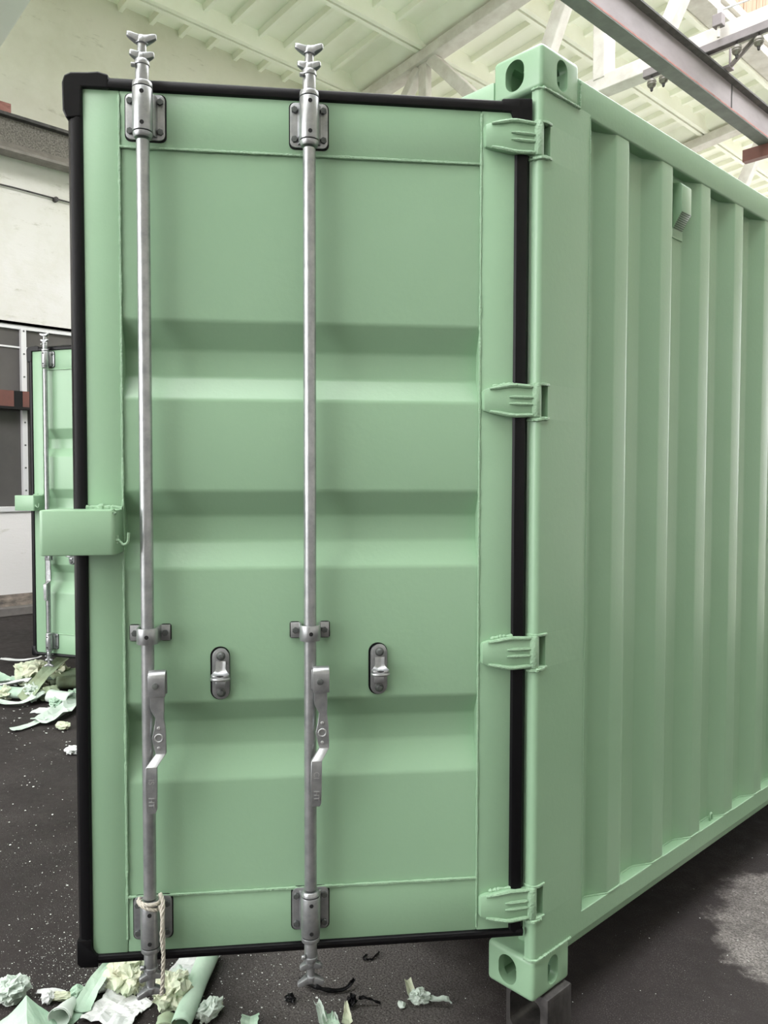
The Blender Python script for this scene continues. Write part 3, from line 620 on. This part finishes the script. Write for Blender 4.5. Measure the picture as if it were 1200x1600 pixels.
def catch(s, tc):
    """handle retainer: oval plate, bent tongue and two bolts"""
    MB().prism(rrect(0.050, 0.138, 0.0245, 8, s + 0.001, tc), 'y', -0.004, 0.0008).build('catch_shadow', 'rubber', door, smooth=False)  # black ring stands in for the shadow round the plate
    MB().prism(rrect(0.044, 0.132, 0.0215, 8, s - 0.001, tc - 0.001), 'y', 0.0008, 0.006).build('catch_plate', 'zinc', door, bevel=0.001)
    MB().prism(rrect(0.036, 0.05, 0.017, 8, s - 0.002, tc + 0.042), 'y', 0.006, 0.011).build('catch_tongue', 'zinc', door, bevel=0.001)
    S = [(tc + 0.034, 0.0130, 0.011, 1, 0), (tc + 0.016, 0.0125, 0.012, 1, 0), (tc + 0.006, 0.0145, 0.016, 0.8, 0.6), (tc - 0.001, 0.0200, 0.024, 0.45, 0.9), (tc - 0.004, 0.0235, 0.033, 0.1, 1), (tc - 0.004, 0.0190, 0.042, 0, 1), (tc - 0.004, 0.0110, 0.046, 0, 1)]
    m = MB(); rings = []                      # strap that bends from the plate into an outward lip with dished sides
    for z, w_, y, ny, nz in S:
        rings.append([(s - 0.002 + w_ * f, y + ny * 0.0026 + 0.004 * f * f * ny, z + nz * (0.0026 + 0.005 * f * f)) for f in (-1, -0.5, 0, 0.5, 1)] + [(s - 0.002 + w_ * f, y - ny * 0.0026 + 0.004 * f * f * ny, z + nz * (-0.0026 + 0.005 * f * f)) for f in (1, 0.5, 0, -0.5, -1)])
    m.loft(rings); m.build('catch_lip', 'zinc', door, bevel=0.0006)
    MB().tube([(s - 0.002 + 0.0215 * math.cos(R(a_)), 0.031 + 0.016 * math.sin(R(a_)), tc - 0.007) for a_ in range(0, 181, 15)], 0.0045, 8).build('catch_rim', 'zinc', door)
    MB().lathe([(0.0095, 0.0), (0.0095, 0.0016), (0.0, 0.0018)], seg=14).build('catch_hole', 'hole', door, loc=(s - 0.002, 0.034, tc - 0.0016))
    MB().box(s - 0.014, s + 0.012, 0.006, 0.016, tc - 0.036, tc - 0.018).build('catch_stop', 'zinc', door, bevel=0.002)
    for dz in (0.047, -0.049):
        MB().lathe([(0.012, 0), (0.012, 0.002), (0.0085, 0.003), (0.0085, 0.007), (0.006, 0.010), (0, 0.011)], seg=14).build('bolt', 'bolt', door, loc=(s - 0.002, 0.010 if dz > 0 else 0.006, tc + dz)).rotation_euler = (R(-90), 0, 0)
for s, txt, rot in ((0.982, ('IS', 'HT'), 20), (0.575, ('CI', 'HT'), 8)):
    MB().cyl((s, RN, 0.19), (s, RN, 2.085), RR, seg=28).build('locking_bar', 'zinc', door)
    bearing(s, 2.158, 1); bearing(s, 0.118, -1)
    cam_end(s, 2.224, 1, rot); cam_end(s, 0.052, -1, rot + 10)
    guide(s, 0.862); handle(s, 0.779, txt)
for s, tc in ((0.806, 0.752), (0.394, 0.754)): catch(s, tc)
# ---- lock box over the free edge
b0, b1, z0, z1 = 1.046, 1.223, 1.070, 1.180
lb = MB()
lb.prism(rrect(b1 - b0, 0.105, 0.011, 4, (b0 + b1) / 2, 0.050), 'z', z0, z1)
lbo = lb.mesh('lock_box', 'green', True, 0.004)
lbo = boolean(lbo, [MB().box(b0 + 0.006, b1 - 0.006, 0.004, 0.096, z0 - 0.01, z1 - 0.006).mesh('cut', 'green', False)])
lbx = inst('lock_box', lbo, door)
bead([(1.048, 0.006, z1 + 0.000), (1.10, 0.004, z1 + 0.003), (1.136, 0.004, z1 + 0.001)], 0.008, 22, 0.3).build('weld_bead', 'weld', door)
bead([(b0 + 0.006, 0.094, z1 - 0.004), (b0 - 0.001, 0.098, z1 - 0.010)], 0.006, 6, 0.5).build('weld_bead', 'weld', door)
hk = MB(); hk.tube([(b0 + 0.002, 0.085, 1.112), (b0 - 0.010, 0.085, 1.100)] + [(b0 - 0.016 - 0.012 * math.sin(R(a)), 0.085, 1.107 - 0.012 * math.cos(R(a))) for a in range(0, 91, 15)] + [(b0 - 0.029, 0.085, 1.124)], 0.0036, 8)
hk.build('lock_box_hook', 'weld', door)
bead([(b0 - 0.001, 0.085, 1.118), (b0 - 0.001, 0.085, 1.098)], 0.0065, 8, 0.5).build('weld_bead', 'weld', door)

# second container: a copy standing farther back on the left, its door less open
con2 = copy_tree(con)
con2.location = (-3.657, 0.89, G - 0.035)
con2['label'] = 'second pale green shipping container behind, showing only a sliver of its open door'
for ch in con2.children:
    if ch.name.startswith('door') and ch.type == 'EMPTY': ch.rotation_euler = (0, 0, R(180 + 27.7))
# the closed left-hand leaves
def left_leaf(c, src):
    d = copy_tree(src, c); d.scale = (-1, 1, 1); d.rotation_euler = (0, 0, R(180)); d.location = (-WID + 0.033, -0.004, ZB)
    for ch in list(d.children):
        if ch.name.startswith(('lock_box', 'embossed')): bpy.data.objects.remove(ch)
left_leaf(con, door)
# support blocks under the corners
def block(loc, label, cat='block', hz=G - 0.002):
    t = empty('support_block', loc); tag(t, label, cat, 'steel support blocks under the containers')
    o = boolean(MB().box(-0.147, 0, 0, 0.118, 0, hz).mesh('block_shell', 'iron', False, 0.006), [MB().prism(rrect(0.105, hz - 0.043, 0.02, 4, -0.078, hz / 2 - 0.002), 'y', -0.02, 0.2).mesh('cut', 'iron', False)])
    inst('block_shell', o, t)
    return t
block((0.017, 0.047, 0), 'dark hollow steel block carrying the near corner of the large container')
block((-2.30, 0.047, 0), 'dark hollow steel block under the far front corner of the large container')
block((-3.65, 0.93, 0), 'dark hollow steel block under the hinge corner of the second container', hz=G - 0.037)
block((-5.955, 0.93, 0), 'dark hollow steel block under the outer front corner of the second container', hz=G - 0.037)
block((0.017, LEN - 0.17, 0), 'dark hollow steel block under the rear corner of the large container')

# ================================================================== rope on the lower bearing
def place_on_door(s, n_, t): return door_m @ Vector((s, n_, t))
door_m = Matrix.Translation((-0.033, -0.0157, ZB + G)) @ Matrix.Rotation(R(180 + 53.19), 4, 'Z')
rope = empty('rope', door_m @ Vector((0.97, RN, 0.19))); tag(rope, 'short pale twisted rope knotted round the foot of the outer locking bar', 'rope')
def strands(path, r):
    P = [Vector(p) for p in path]
    # resample
    fine = []
    for i in range(len(P) - 1):
        n_ = max(2, int((P[i + 1] - P[i]).length / 0.004))
        for k in range(n_): fine.append(P[i].lerp(P[i + 1], k / n_))
    fine.append(P[-1]); m = MB(); up = Vector((0.3, 0.7, 0.2)); ln = 0.0
    fr = []
    for i, p in enumerate(fine):
        t = (fine[min(i + 1, len(fine) - 1)] - fine[max(i - 1, 0)]).normalized(); a = (up - t * up.dot(t)).normalized(); up = a; fr.append((p, a, t.cross(a)))
    for k in range(3):
        path_k = []
        for i, (p, a, b_) in enumerate(fr):
            an = i * 0.62 + k * 2.0944; path_k.append(p + (a * math.cos(an) + b_ * math.sin(an)) * r * 0.52)
        m.tube(path_k, r * 0.55, 6)
    return m
def smooth_path(pts, it=2):
    P = [Vector(p) for p in pts]
    for _ in range(it):
        Q = [P[0]]
        for i in range(len(P) - 1): Q += [P[i].lerp(P[i + 1], 0.25), P[i].lerp(P[i + 1], 0.75)]
        Q.append(P[-1]); P = Q
    return P
ro = rope.location
def rl(s, n_, t): return (door_m @ Vector((s, n_, t))) - ro
loop = [rl(0.982 + 0.026 * math.cos(R(a)), RN + 0.026 * math.sin(R(a)), 0.188 - 0.00004 * a) for a in range(-10, 375, 15)]
strands(loop, 0.0050).build('rope_loop', 'rope', rope)
loop2 = [rl(0.984 + 0.027 * math.cos(R(a)), RN + 0.027 * math.sin(R(a)), 0.176 + 0.012 * math.cos(R(a))) for a in range(170, 10, -12)]
strands(loop2, 0.0050).build('rope_loop', 'rope', rope)
hang = smooth_path([rl(0.955, 0.055, 0.205), rl(0.945, 0.066, 0.19), rl(0.948, 0.072, 0.15), rl(0.946, 0.066, 0.09), rl(0.948, 0.062, 0.02), rl(0.951, 0.055, -0.03), rl(0.955, 0.05, -0.060)])
strands(hang, 0.0052).build('rope_tail', 'rope', rope)
tail2 = smooth_path([rl(0.955, 0.062, 0.178), rl(0.945, 0.072, 0.150), rl(0.951, 0.070, 0.11), rl(0.947, 0.068, 0.06)])
strands(tail2, 0.0048).build('rope_tail', 'rope', rope)

# ================================================================== scraps on the floor
def crumple(name, loc, r, m, label, group, seed, sx=1, sy=1, sz=0.7, rot=0, sub=4, amp=0.75):
    bm = bmesh.new(); bmesh.ops.create_icosphere(bm, subdivisions=sub, radius=1.0)
    o_ = Vector((seed * 3.7, seed * 1.9, seed * 0.7))
    for v_ in bm.verts:
        p = v_.co.normalized()
        d = noise.voronoi(p * 1.9 + o_)[0]; d2 = noise.voronoi(p * 4.2 + o_)[0]
        a = 0.75 * (d[1] - d[0]) + 0.40 * (d2[1] - d2[0]) + 0.5 * abs(noise.noise(p * 1.6 + o_))
        j = noise.noise_vector(p * 2.4 + o_) * 0.22 + noise.noise_vector(p * 7.0 + o_) * 0.05
        q = p * (1.08 - amp * a) + j
        v_.co = Vector((q.x * r * sx, q.y * r * sy, max(-0.85, q.z) * r * sz))
    zmin = min(v_.co.z for v_ in bm.verts)
    for v_ in bm.verts: v_.co.z -= zmin
    me = bpy.data.meshes.new(name); bm.to_mesh(me); bm.free(); me.materials.append(M[m])
    o = inst(name, me, None, (loc[0], loc[1], loc[2] if len(loc) > 2 else 0.001), (0, 0, rot)); return tag(o, label, 'paper', group)
def ribbon(name, pts, wd, m, label, group, seed=0, cup=0.0, th=0.0012, cat='paper', wav=0.006):
    """bent strip: pts are centre points, flat side up with small waves"""
    P = smooth_path(pts, 2); rings = []
    for i, p in enumerate(P):
        t = P[min(i + 1, len(P) - 1)] - P[max(i - 1, 0)]; t.z = 0; t.normalize(); s_ = Vector((-t.y, t.x, 0))
        w_ = wd[0] + (wd[1] - wd[0]) * i / (len(P) - 1) if isinstance(wd, tuple) else wd
        w_ *= 1 + 0.18 * noise.noise(Vector((i * 0.6, seed, 0)))
        top = []; bot = []
        for f in (-1, -0.5, 0, 0.5, 1):
            z = cup * f * f + wav * noise.noise(Vector((i * 0.5 + seed, f * 1.3, seed)))
            q = p + s_ * w_ * 0.5 * f; top.append(Vector((q.x, q.y, max(q.z + z, 0.0015) + th))); bot.append(Vector((q.x, q.y, max(q.z + z, 0.0015))))
        rings.append(top + bot[::-1])
    base = Vector((P[0].x, P[0].y, 0)); m_ = MB(); m_.loft([[q - base for q in r_] for r_ in rings])
    o = m_.build(name, m, loc=base, smooth=False); return tag(o, label, cat, group)
def sheetp(name, loc, w_, h_, m, label, group, seed, rot=0, amp=0.02, fold=None, n_=14):
    """creased flat sheet, optionally folded up along its middle"""
    bm = bmesh.new(); vs = {}
    for i in range(n_ + 1):
        for j in range(n_ + 1):
            u, v_ = i / n_ - 0.5, j / n_ - 0.5
            k = noise.noise(Vector((u * 3 + seed, v_ * 3, seed))); k2 = abs(noise.noise(Vector((u * 8 + seed, v_ * 8, seed * 2))))
            ex = 1 + 0.18 * noise.noise(Vector((seed, v_ * 3, 1))); ey = 1 + 0.18 * noise.noise(Vector((u * 3, seed, 2)))
            z = amp * (abs(k) + 0.45 * k2)
            if fold: z += max(0, fold * (1 - abs(u) * 2.2)) * (1 - 0.5 * (v_ + 0.5))
            vs[i, j] = bm.verts.new((u * w_ * ex, v_ * h_ * ey, z + 0.003))
    for i in range(n_):
        for j in range(n_): bm.faces.new((vs[i, j], vs[i + 1, j], vs[i + 1, j + 1], vs[i, j + 1]))
    me = bpy.data.meshes.new(name); bm.to_mesh(me); bm.free(); me.materials.append(M[m])
    o = inst(name, me, None, (loc[0], loc[1], 0.001), (0, 0, rot))
    sd = o.modifiers.new('thickness', 'SOLIDIFY'); sd.thickness = 0.0015
    return tag(o, label, 'paper', group)
def roll(name, p0, p1, r, m, label, group, turns=1.35, flat=0.85, seed=0, r1=None):
    p0, p1 = Vector(p0), Vector(p1); t = (p1 - p0).normalized(); a = Vector((-t.y, t.x, 0)).normalized(); b_ = t.cross(a); n_ = 34; K = 12
    m_ = MB(); rings = []
    for k in range(K + 1):
        f = k / K; rr0 = r + ((r1 if r1 is not None else r) - r) * f; c = p0.lerp(p1, f); ring = []
        for i in range(n_ + 1):
            an = 2 * math.pi * turns * i / n_; rr = rr0 * (1 - 0.16 * i / n_) * (1 + 0.10 * noise.noise(Vector((math.cos(an) * 1.2 + seed, math.sin(an) * 1.2, f * 3))))
            ring.append(c + a * math.cos(an) * rr + b_ * math.sin(an) * rr * flat - p0)
        rings.append(ring)
    m_.loft(rings, False, False)
    o = m_.build(name, m, loc=p0); sd = o.modifiers.new('thickness', 'SOLIDIFY'); sd.thickness = 0.0018
    return tag(o, label, 'paper', group)
GA = 'paper scraps under the near door'; GB = 'paper scraps under the farther door'
roll('paper_roll', (-0.985, -0.42, 0.040), (-0.735, -0.665, 0.034), 0.036, 'pap_green', 'long rolled green paper lying in front of the near door', GA, seed=1, r1=0.030)
sheetp('paper_sheet', (-1.00, -0.47), 0.13, 0.12, 'pap_white', 'flat white paper tucked behind the long green roll', GA, 2, 0.6, 0.012)
crumple('paper_ball', (-0.872, -0.618), 0.066, 'pap_cream', 'crumpled cream and green paper ball at the rope end', GA, 3, 1.05, 1.0, 0.85)
crumple('paper_ball', (-1.045, -0.680), 0.072, 'pap_cream', 'crumpled cream paper ball beside the outer bar end', GA, 5, 1.2, 0.9, 0.75)
crumple('paper_scrap', (-0.960, -0.545), 0.040, 'pap_mint', 'small mint scrap just behind the cream paper ball', GA, 7, 1.1, 0.8, 0.6)
crumple('paper_scrap', (-1.115, -0.610), 0.048, 'pap_cream', 'cream scrap peeping out below the black door gasket', GA, 9, 1.4, 0.7, 0.45)
sheetp('paper_sheet', (-0.955, -0.750), 0.16, 0.13, 'pap_white', 'creased white paper sheet below the outer bar end', GA, 11, 0.55, 0.035)
ribbon('paper_strip', [(-1.135, -0.672, 0.05), (-1.09, -0.735, 0.055), (-1.045, -0.80, 0.03), (-1.02, -0.835, 0.01)], (0.035, 0.065), 'pap_green', 'folded green paper strip leaning from the cream ball', GA, 3, 0.01)
def tent(name, apex, m, label, group):
    """paper creased into a ridge, both halves sloping to the floor"""
    r_ = Vector((0.686, 0.727, 0)); d_ = Vector((0.95, -0.31, 0)); m_ = MB(); n_ = 12; rows = []
    for j in range(7):
        v_ = j / 6; row = []
        for i in range(n_ + 1):
            u = i / n_ * 2 - 1; k = noise.noise(Vector((u * 2.3, v_ * 2, 4.4)))
            q = r_ * (u * (0.085 if u < 0 else 0.105) + 0.012 * k * v_) + d_ * (v_ * 0.16 + 0.03 * abs(u))
            row.append((q.x, q.y, max(0.002, (0.066 - 0.004 * v_) * (1 - abs(u) ** 0.9) + 0.010 * k)))
        rows.append(row)
    m_.loft(rows, False, False); o = m_.build(name, m, loc=(apex[0], apex[1], 0.001), smooth=False)
    sd = o.modifiers.new('thickness', 'SOLIDIFY'); sd.thickness = 0.0012
    return tag(o, label, 'paper', group)
tent('paper_sheet', (-1.120, -0.955), 'pap_green', 'green paper folded like a tent at the picture corner', GA)
roll('paper_cone', (-1.075, -0.835, 0.022), (-1.005, -0.905, 0.034), 0.012, 'pap_mint', 'pale rolled paper cone between the tent fold and the white sheet', GA, seed=4, r1=0.036)
crumple('paper_scrap', (-1.225, -0.965), 0.050, 'pap_mint', 'ragged mint and cream crumple at the left picture edge', GA, 15, 0.9, 1.1, 0.9)
crumple('paper_scrap', (-1.125, -0.850), 0.026, 'pap_cream', 'twisted cream scrap behind the tent fold', GA, 17, 1.9, 0.6, 0.6, 0.9, 3)
crumple('paper_scrap', (-1.085, -0.818), 0.028, 'pap_green', 'small curled green scrap beside the twisted cream scrap', GA, 19, 0.8, 0.8, 1.1, 0, 3)
crumple('paper_scrap', (-1.085, -0.745), 0.030, 'pap_white', 'small white scrap left of the folded green strip', GA, 20, 1.3, 0.7, 0.6, 0.9, 3)
crumple('paper_scrap', (-1.145, -0.885), 0.026, 'pap_white', 'small grey-white tuft behind the tent fold', GA, 22, 1.0, 0.8, 0.9, 0, 3)
crumple('paper_scrap', (-0.752, -0.560), 0.046, 'pap_mint', 'twisted pale scrap lying right of the long green roll', GA, 21, 0.7, 1.2, 0.6, 0.4)
roll('paper_ring', (-0.800, -0.672, 0.022), (-0.765, -0.70, 0.022), 0.030, 'pap_olive', 'olive paper tube end at the bottom picture edge', GA, seed=8)
ribbon('paper_scrap', [(-0.560, -0.312, 0.020), (-0.540, -0.318, 0.024), (-0.515, -0.330, 0.012), (-0.490, -0.342, 0.004)], (0.016, 0.026), 'pap_mint', 'curled pale green scrap below the inner bar end', GA, 5, 0.012)
ribbon('paper_scrap', [(-0.515, -0.300, 0.004), (-0.490, -0.325, 0.012), (-0.460, -0.335, 0.006)], (0.02, 0.05), 'pap_green', 'small leaf-like green scrap at the bottom edge', GA, 6, 0.012)
ribbon('paper_scrap', [(-0.482, -0.262, 0.040), (-0.466, -0.272, 0.024), (-0.446, -0.288, 0.006)], (0.004, 0.034), 'pap_cream', 'pointed cream scrap standing up at the bottom edge', GA, 8, 0.006)
ribbon('paper_scrap', [(-0.490, -0.300, 0.022), (-0.474, -0.310, 0.012), (-0.460, -0.318, 0.004)], (0.004, 0.028), 'pap_mint', 'narrow pointed scrap beside the standing cream one', GA, 9, 0.006)
crumple('paper_scrap', (-0.372, -0.062), 0.040, 'pap_mint', 'grey-green crumpled scrap on the bare floor near the block', GA, 23, 0.9, 0.6, 0.6, 0.75)
ribbon('paper_scrap', [(-0.425, -0.06, 0.045), (-0.405, -0.07, 0.03), (-0.385, -0.075, 0.012)], (0.02, 0.03), 'pap_cream', 'upright curl at the end of the grey-green scrap', GA, 12, 0.008)
ribbon('paper_scrap', [(-0.35, -0.045, 0.012), (-0.325, -0.03, 0.016), (-0.305, -0.012, 0.02), (-0.30, 0.0, 0.006)], 0.02, 'pap_mint', 'thin tail reaching from the grey-green scrap to the block', GA, 13, 0.008)
crumple('paper_scrap', (-0.393, -0.118), 0.016, 'pap_mint', 'tiny pale scrap left of the grey-green one', GA, 25, 1.2, 0.8, 0.7, 0, 2)
ribbon('paper_scrap', [(-0.665, -0.475, 0.006), (-0.640, -0.495, 0.014), (-0.615, -0.515, 0.006)], 0.05, 'pap_green', 'green scrap cut off by the bottom edge left of centre', GA, 14, 0.01)
ribbon('paper_strip', [(-1.20, -0.90, 0.010), (-1.17, -0.875, 0.018), (-1.135, -0.84, 0.008)], (0.012, 0.030), 'pap_white', 'narrow white strip lying behind the ragged crumple at the edge', GA, 71, 0.006)
sheetp('paper_sheet', (-1.035, -0.865), 0.07, 0.09, 'pap_green', 'small flat green sheet under the pale paper cone', GA, 73, 0.5, 0.012, None, 8)
crumple('paper_scrap', (-1.005, -0.660), 0.036, 'pap_white', 'white crumple squeezed between the cream ball and the outer bar end', GA, 75, 1.2, 0.8, 0.7, 0.3)
crumple('paper_scrap', (-0.905, -0.565), 0.034, 'pap_cream', 'small cream tuft where the rope tail ends', GA, 77, 1.0, 0.9, 0.9, 0.2)
ribbon('paper_scrap', [(-0.800, -0.560, 0.006), (-0.775, -0.545, 0.020), (-0.750, -0.520, 0.010)], (0.020, 0.034), 'pap_cream', 'curled cream scrap beside the middle of the green roll', GA, 79, 0.008)
# black rubber offcuts
GR = 'black rubber offcuts'
ribbon('rubber_offcut', [(-0.700, -0.262, 0.012), (-0.660, -0.262, 0.006), (-0.625, -0.262, 0.014), (-0.590, -0.232, 0.004), (-0.565, -0.195, 0.004), (-0.560, -0.165, 0.02), (-0.575, -0.148, 0.016)], (0.020, 0.008), 'rubber', 'long curled black rubber strip on the floor below the inner bar', GR, 2, 0.004, 0.003, 'offcut')
crumple('rubber_offcut', (-0.647, -0.345), 0.024, 'rubber', 'small ragged black rubber lump left of the long strip', GR, 31, 1.1, 0.8, 0.5, 0, 3, 1.25)['category'] = 'offcut'
crumple('rubber_offcut', (-0.500, -0.222), 0.024, 'rubber', 'black rubber lump behind the pointed cream scrap', GR, 33, 0.8, 0.9, 0.9, 0, 3, 1.25)['category'] = 'offcut'
ribbon('rubber_offcut', [(-0.490, -0.205, 0.02), (-0.475, -0.19, 0.024), (-0.462, -0.17, 0.012), (-0.445, -0.155, 0.004)], (0.012, 0.005), 'rubber', 'thin black rubber tail beside the rubber lump', GR, 4, 0.002, 0.003, 'offcut')
ribbon('rubber_offcut', [(-0.655, -0.020, 0.004), (-0.652, -0.045, 0.006), (-0.635, -0.040, 0.004), (-0.625, -0.02, 0.004), (-0.64, 0.02, 0.004)], 0.006, 'rubber', 'small black rubber curl just under the door edge', GR, 6, 0.001, 0.003, 'offcut')
# pile under the farther door
ribbon('paper_strip', [(-6.0, 0.49, 0.03), (-5.85, 0.62, 0.012), (-5.75, 0.72, 0.04), (-5.70, 0.78, 0.07)], (0.05, 0.08), 'pap_white', 'long narrow white strip farthest behind the pile', GB, 41, 0.01)
crumple('paper_ball', (-4.98, 0.43), 0.15, 'pap_cream', 'cream crumpled heap at the middle of the farther pile', GB, 43, 1.2, 1.0, 0.75)
crumple('paper_ball', (-4.90, 0.56), 0.12, 'pap_cream', 'cream crumple under the farther bar end', GB, 45, 1.0, 1.0, 0.9)
sheetp('paper_sheet', (-5.15, 0.33), 0.22, 0.14, 'pap_mint', 'mint sheet standing at the back of the farther pile', GB, 46, 0.3, 0.09)
ribbon('paper_strip', [(-5.30, 0.20, 0.05), (-5.10, 0.24, 0.03), (-4.95, 0.33, 0.06), (-4.78, 0.50, 0.08)], (0.16, 0.10), 'pap_green', 'broad pale green strip lying across the farther pile', GB, 47, 0.03)
ribbon('paper_strip', [(-4.52, 0.20, 0.02), (-4.58, 0.32, 0.12), (-4.68, 0.48, 0.20), (-4.80, 0.66, 0.24), (-4.9, 0.8, 0.22)], (0.14, 0.10), 'pap_olive', 'thick folded green strip rising over the farther pile', GB, 49, 0.03)
roll('paper_roll', (-4.86, 0.50, 0.07), (-4.70, 0.95, 0.09), 0.065, 'pap_olive', 'olive rolled paper at the right of the farther pile', GB, seed=12)
roll('paper_roll', (-4.72, 0.50, 0.06), (-4.55, 0.82, 0.06), 0.06, 'pap_olive', 'second olive roll below the first on the farther pile', GB, seed=14)
roll('paper_roll', (-4.95, 0.00, 0.05), (-4.60, 0.26, 0.05), 0.050, 'pap_green', 'smooth green roll at the left of the farther pile', GB, seed=15)
ribbon('paper_strip', [(-4.70, 0.02, 0.03), (-4.52, 0.10, 0.015), (-4.44, 0.18, 0.03), (-4.46, 0.25, 0.06)], 0.07, 'pap_mint', 'flat mint strip in front of the smooth green roll', GB, 51, 0.01)
crumple('paper_scrap', (-4.60, 0.27), 0.085, 'pap_mint', 'mint crumple where the farther strips cross', GB, 53, 1.2, 0.8, 0.8)
crumple('paper_scrap', (-4.50, 0.36), 0.075, 'pap_olive', 'dull green crumple beside the small white card', GB, 55, 1.0, 1.0, 0.8)
sheetp('paper_sheet', (-4.27, 0.225), 0.11, 0.13, 'pap_white', 'small white card lying in front of the farther pile', GB, 57, 0.7, 0.008, None, 6)
roll('paper_roll', (-4.42, 0.34, 0.055), (-4.24, 0.42, 0.05), 0.055, 'pap_mint', 'short crushed mint roll right of the white card', GB, seed=17)
crumple('paper_scrap', (-4.40, 0.50), 0.06, 'pap_green', 'green scrap behind the short crushed roll', GB, 59, 1.2, 0.8, 0.7)
ribbon('paper_strip', [(-3.93, -0.08, 0.012), (-3.95, 0.03, 0.006), (-3.99, 0.15, 0.03)], (0.07, 0.06), 'pap_mint', 'narrow pale tail of the long strip on open floor', GB, 61, 0.006)
ribbon('paper_strip', [(-3.94, 0.10, 0.02), (-4.03, 0.26, 0.035), (-4.16, 0.40, 0.03), (-4.30, 0.56, 0.03)], (0.17, 0.12), 'pap_mint', 'wide crumpled mint strip in front of the farther pile', GB, 63, 0.02, wav=0.03)
crumple('paper_scrap', (-3.77, 0.175), 0.055, 'pap_cream', 'small cream scrap below the wide mint strip', GB, 65, 1.1, 0.8, 0.5, 0, 3)
crumple('paper_scrap', (-3.28, 0.045), 0.050, 'pap_white', 'lone white scrap half hidden by the near door gasket', GB, 67, 1.3, 0.9, 0.5, 0, 3)
crumple('paper_scrap', (-4.75, 0.14), 0.070, 'pap_cream', 'cream tuft caught on the smooth green roll', GB, 81, 1.2, 0.8, 0.8)
ribbon('paper_strip', [(-5.05, 0.12, 0.02), (-4.90, 0.18, 0.06), (-4.76, 0.30, 0.10)], (0.05, 0.10), 'pap_white', 'short white strip leaning on the cream heap', GB, 83, 0.02)
ribbon('paper_strip', [(-4.45, 0.22, 0.02), (-4.46, 0.32, 0.07), (-4.44, 0.44, 0.03)], (0.05, 0.09), 'pap_mint', 'short mint strip bent over the white card edge', GB, 85, 0.02)
crumple('paper_scrap', (-4.30, 0.33), 0.055, 'pap_green', 'green crumple between the white card and the crushed roll', GB, 87, 1.1, 0.8, 0.7)
# loose flakes, too many and too small to count
random.seed(11)
ch = MB()
def flake(x, y, r):
    a0 = random.random() * 6.28; n_ = random.choice((3, 4, 5))
    p = [(x + r * (0.6 + 0.5 * random.random()) * math.cos(a0 + 6.283 * k / n_), y + r * (0.5 + 0.5 * random.random()) * math.sin(a0 + 6.283 * k / n_)) for k in range(n_)]
    z = 0.0012 + random.random() * 0.002
    ch.add([(q[0], q[1], z + random.random() * r * 0.3) for q in p], [tuple(range(n_))])
def gauss(cx, cy, sx_, sy_, n_, r0, r1):
    for _ in range(n_):
        x = random.gauss(cx, sx_); y = random.gauss(cy, sy_); flake(x, y, r0 + (r1 - r0) * random.random() ** 4)
gauss(-1.25, -0.70, 0.16, 0.13, 2200, 0.0006, 0.0030)
gauss(-1.60, -0.50, 0.42, 0.26, 1500, 0.0008, 0.0042)
gauss(-0.75, -0.35, 0.30, 0.22, 1100, 0.0008, 0.004)
gauss(-4.3, 0.2, 0.6, 0.4, 350, 0.002, 0.012)
gauss(-3.0, -0.2, 0.8, 0.4, 350, 0.002, 0.009)
gauss(0.2, 0.6, 0.5, 0.7, 260, 0.001, 0.004)
fo = ch.build('paint_flakes', 'chip', smooth=False); tag(fo, 'scattered tiny white paint flakes on the dark floor', 'flakes', kind='stuff')
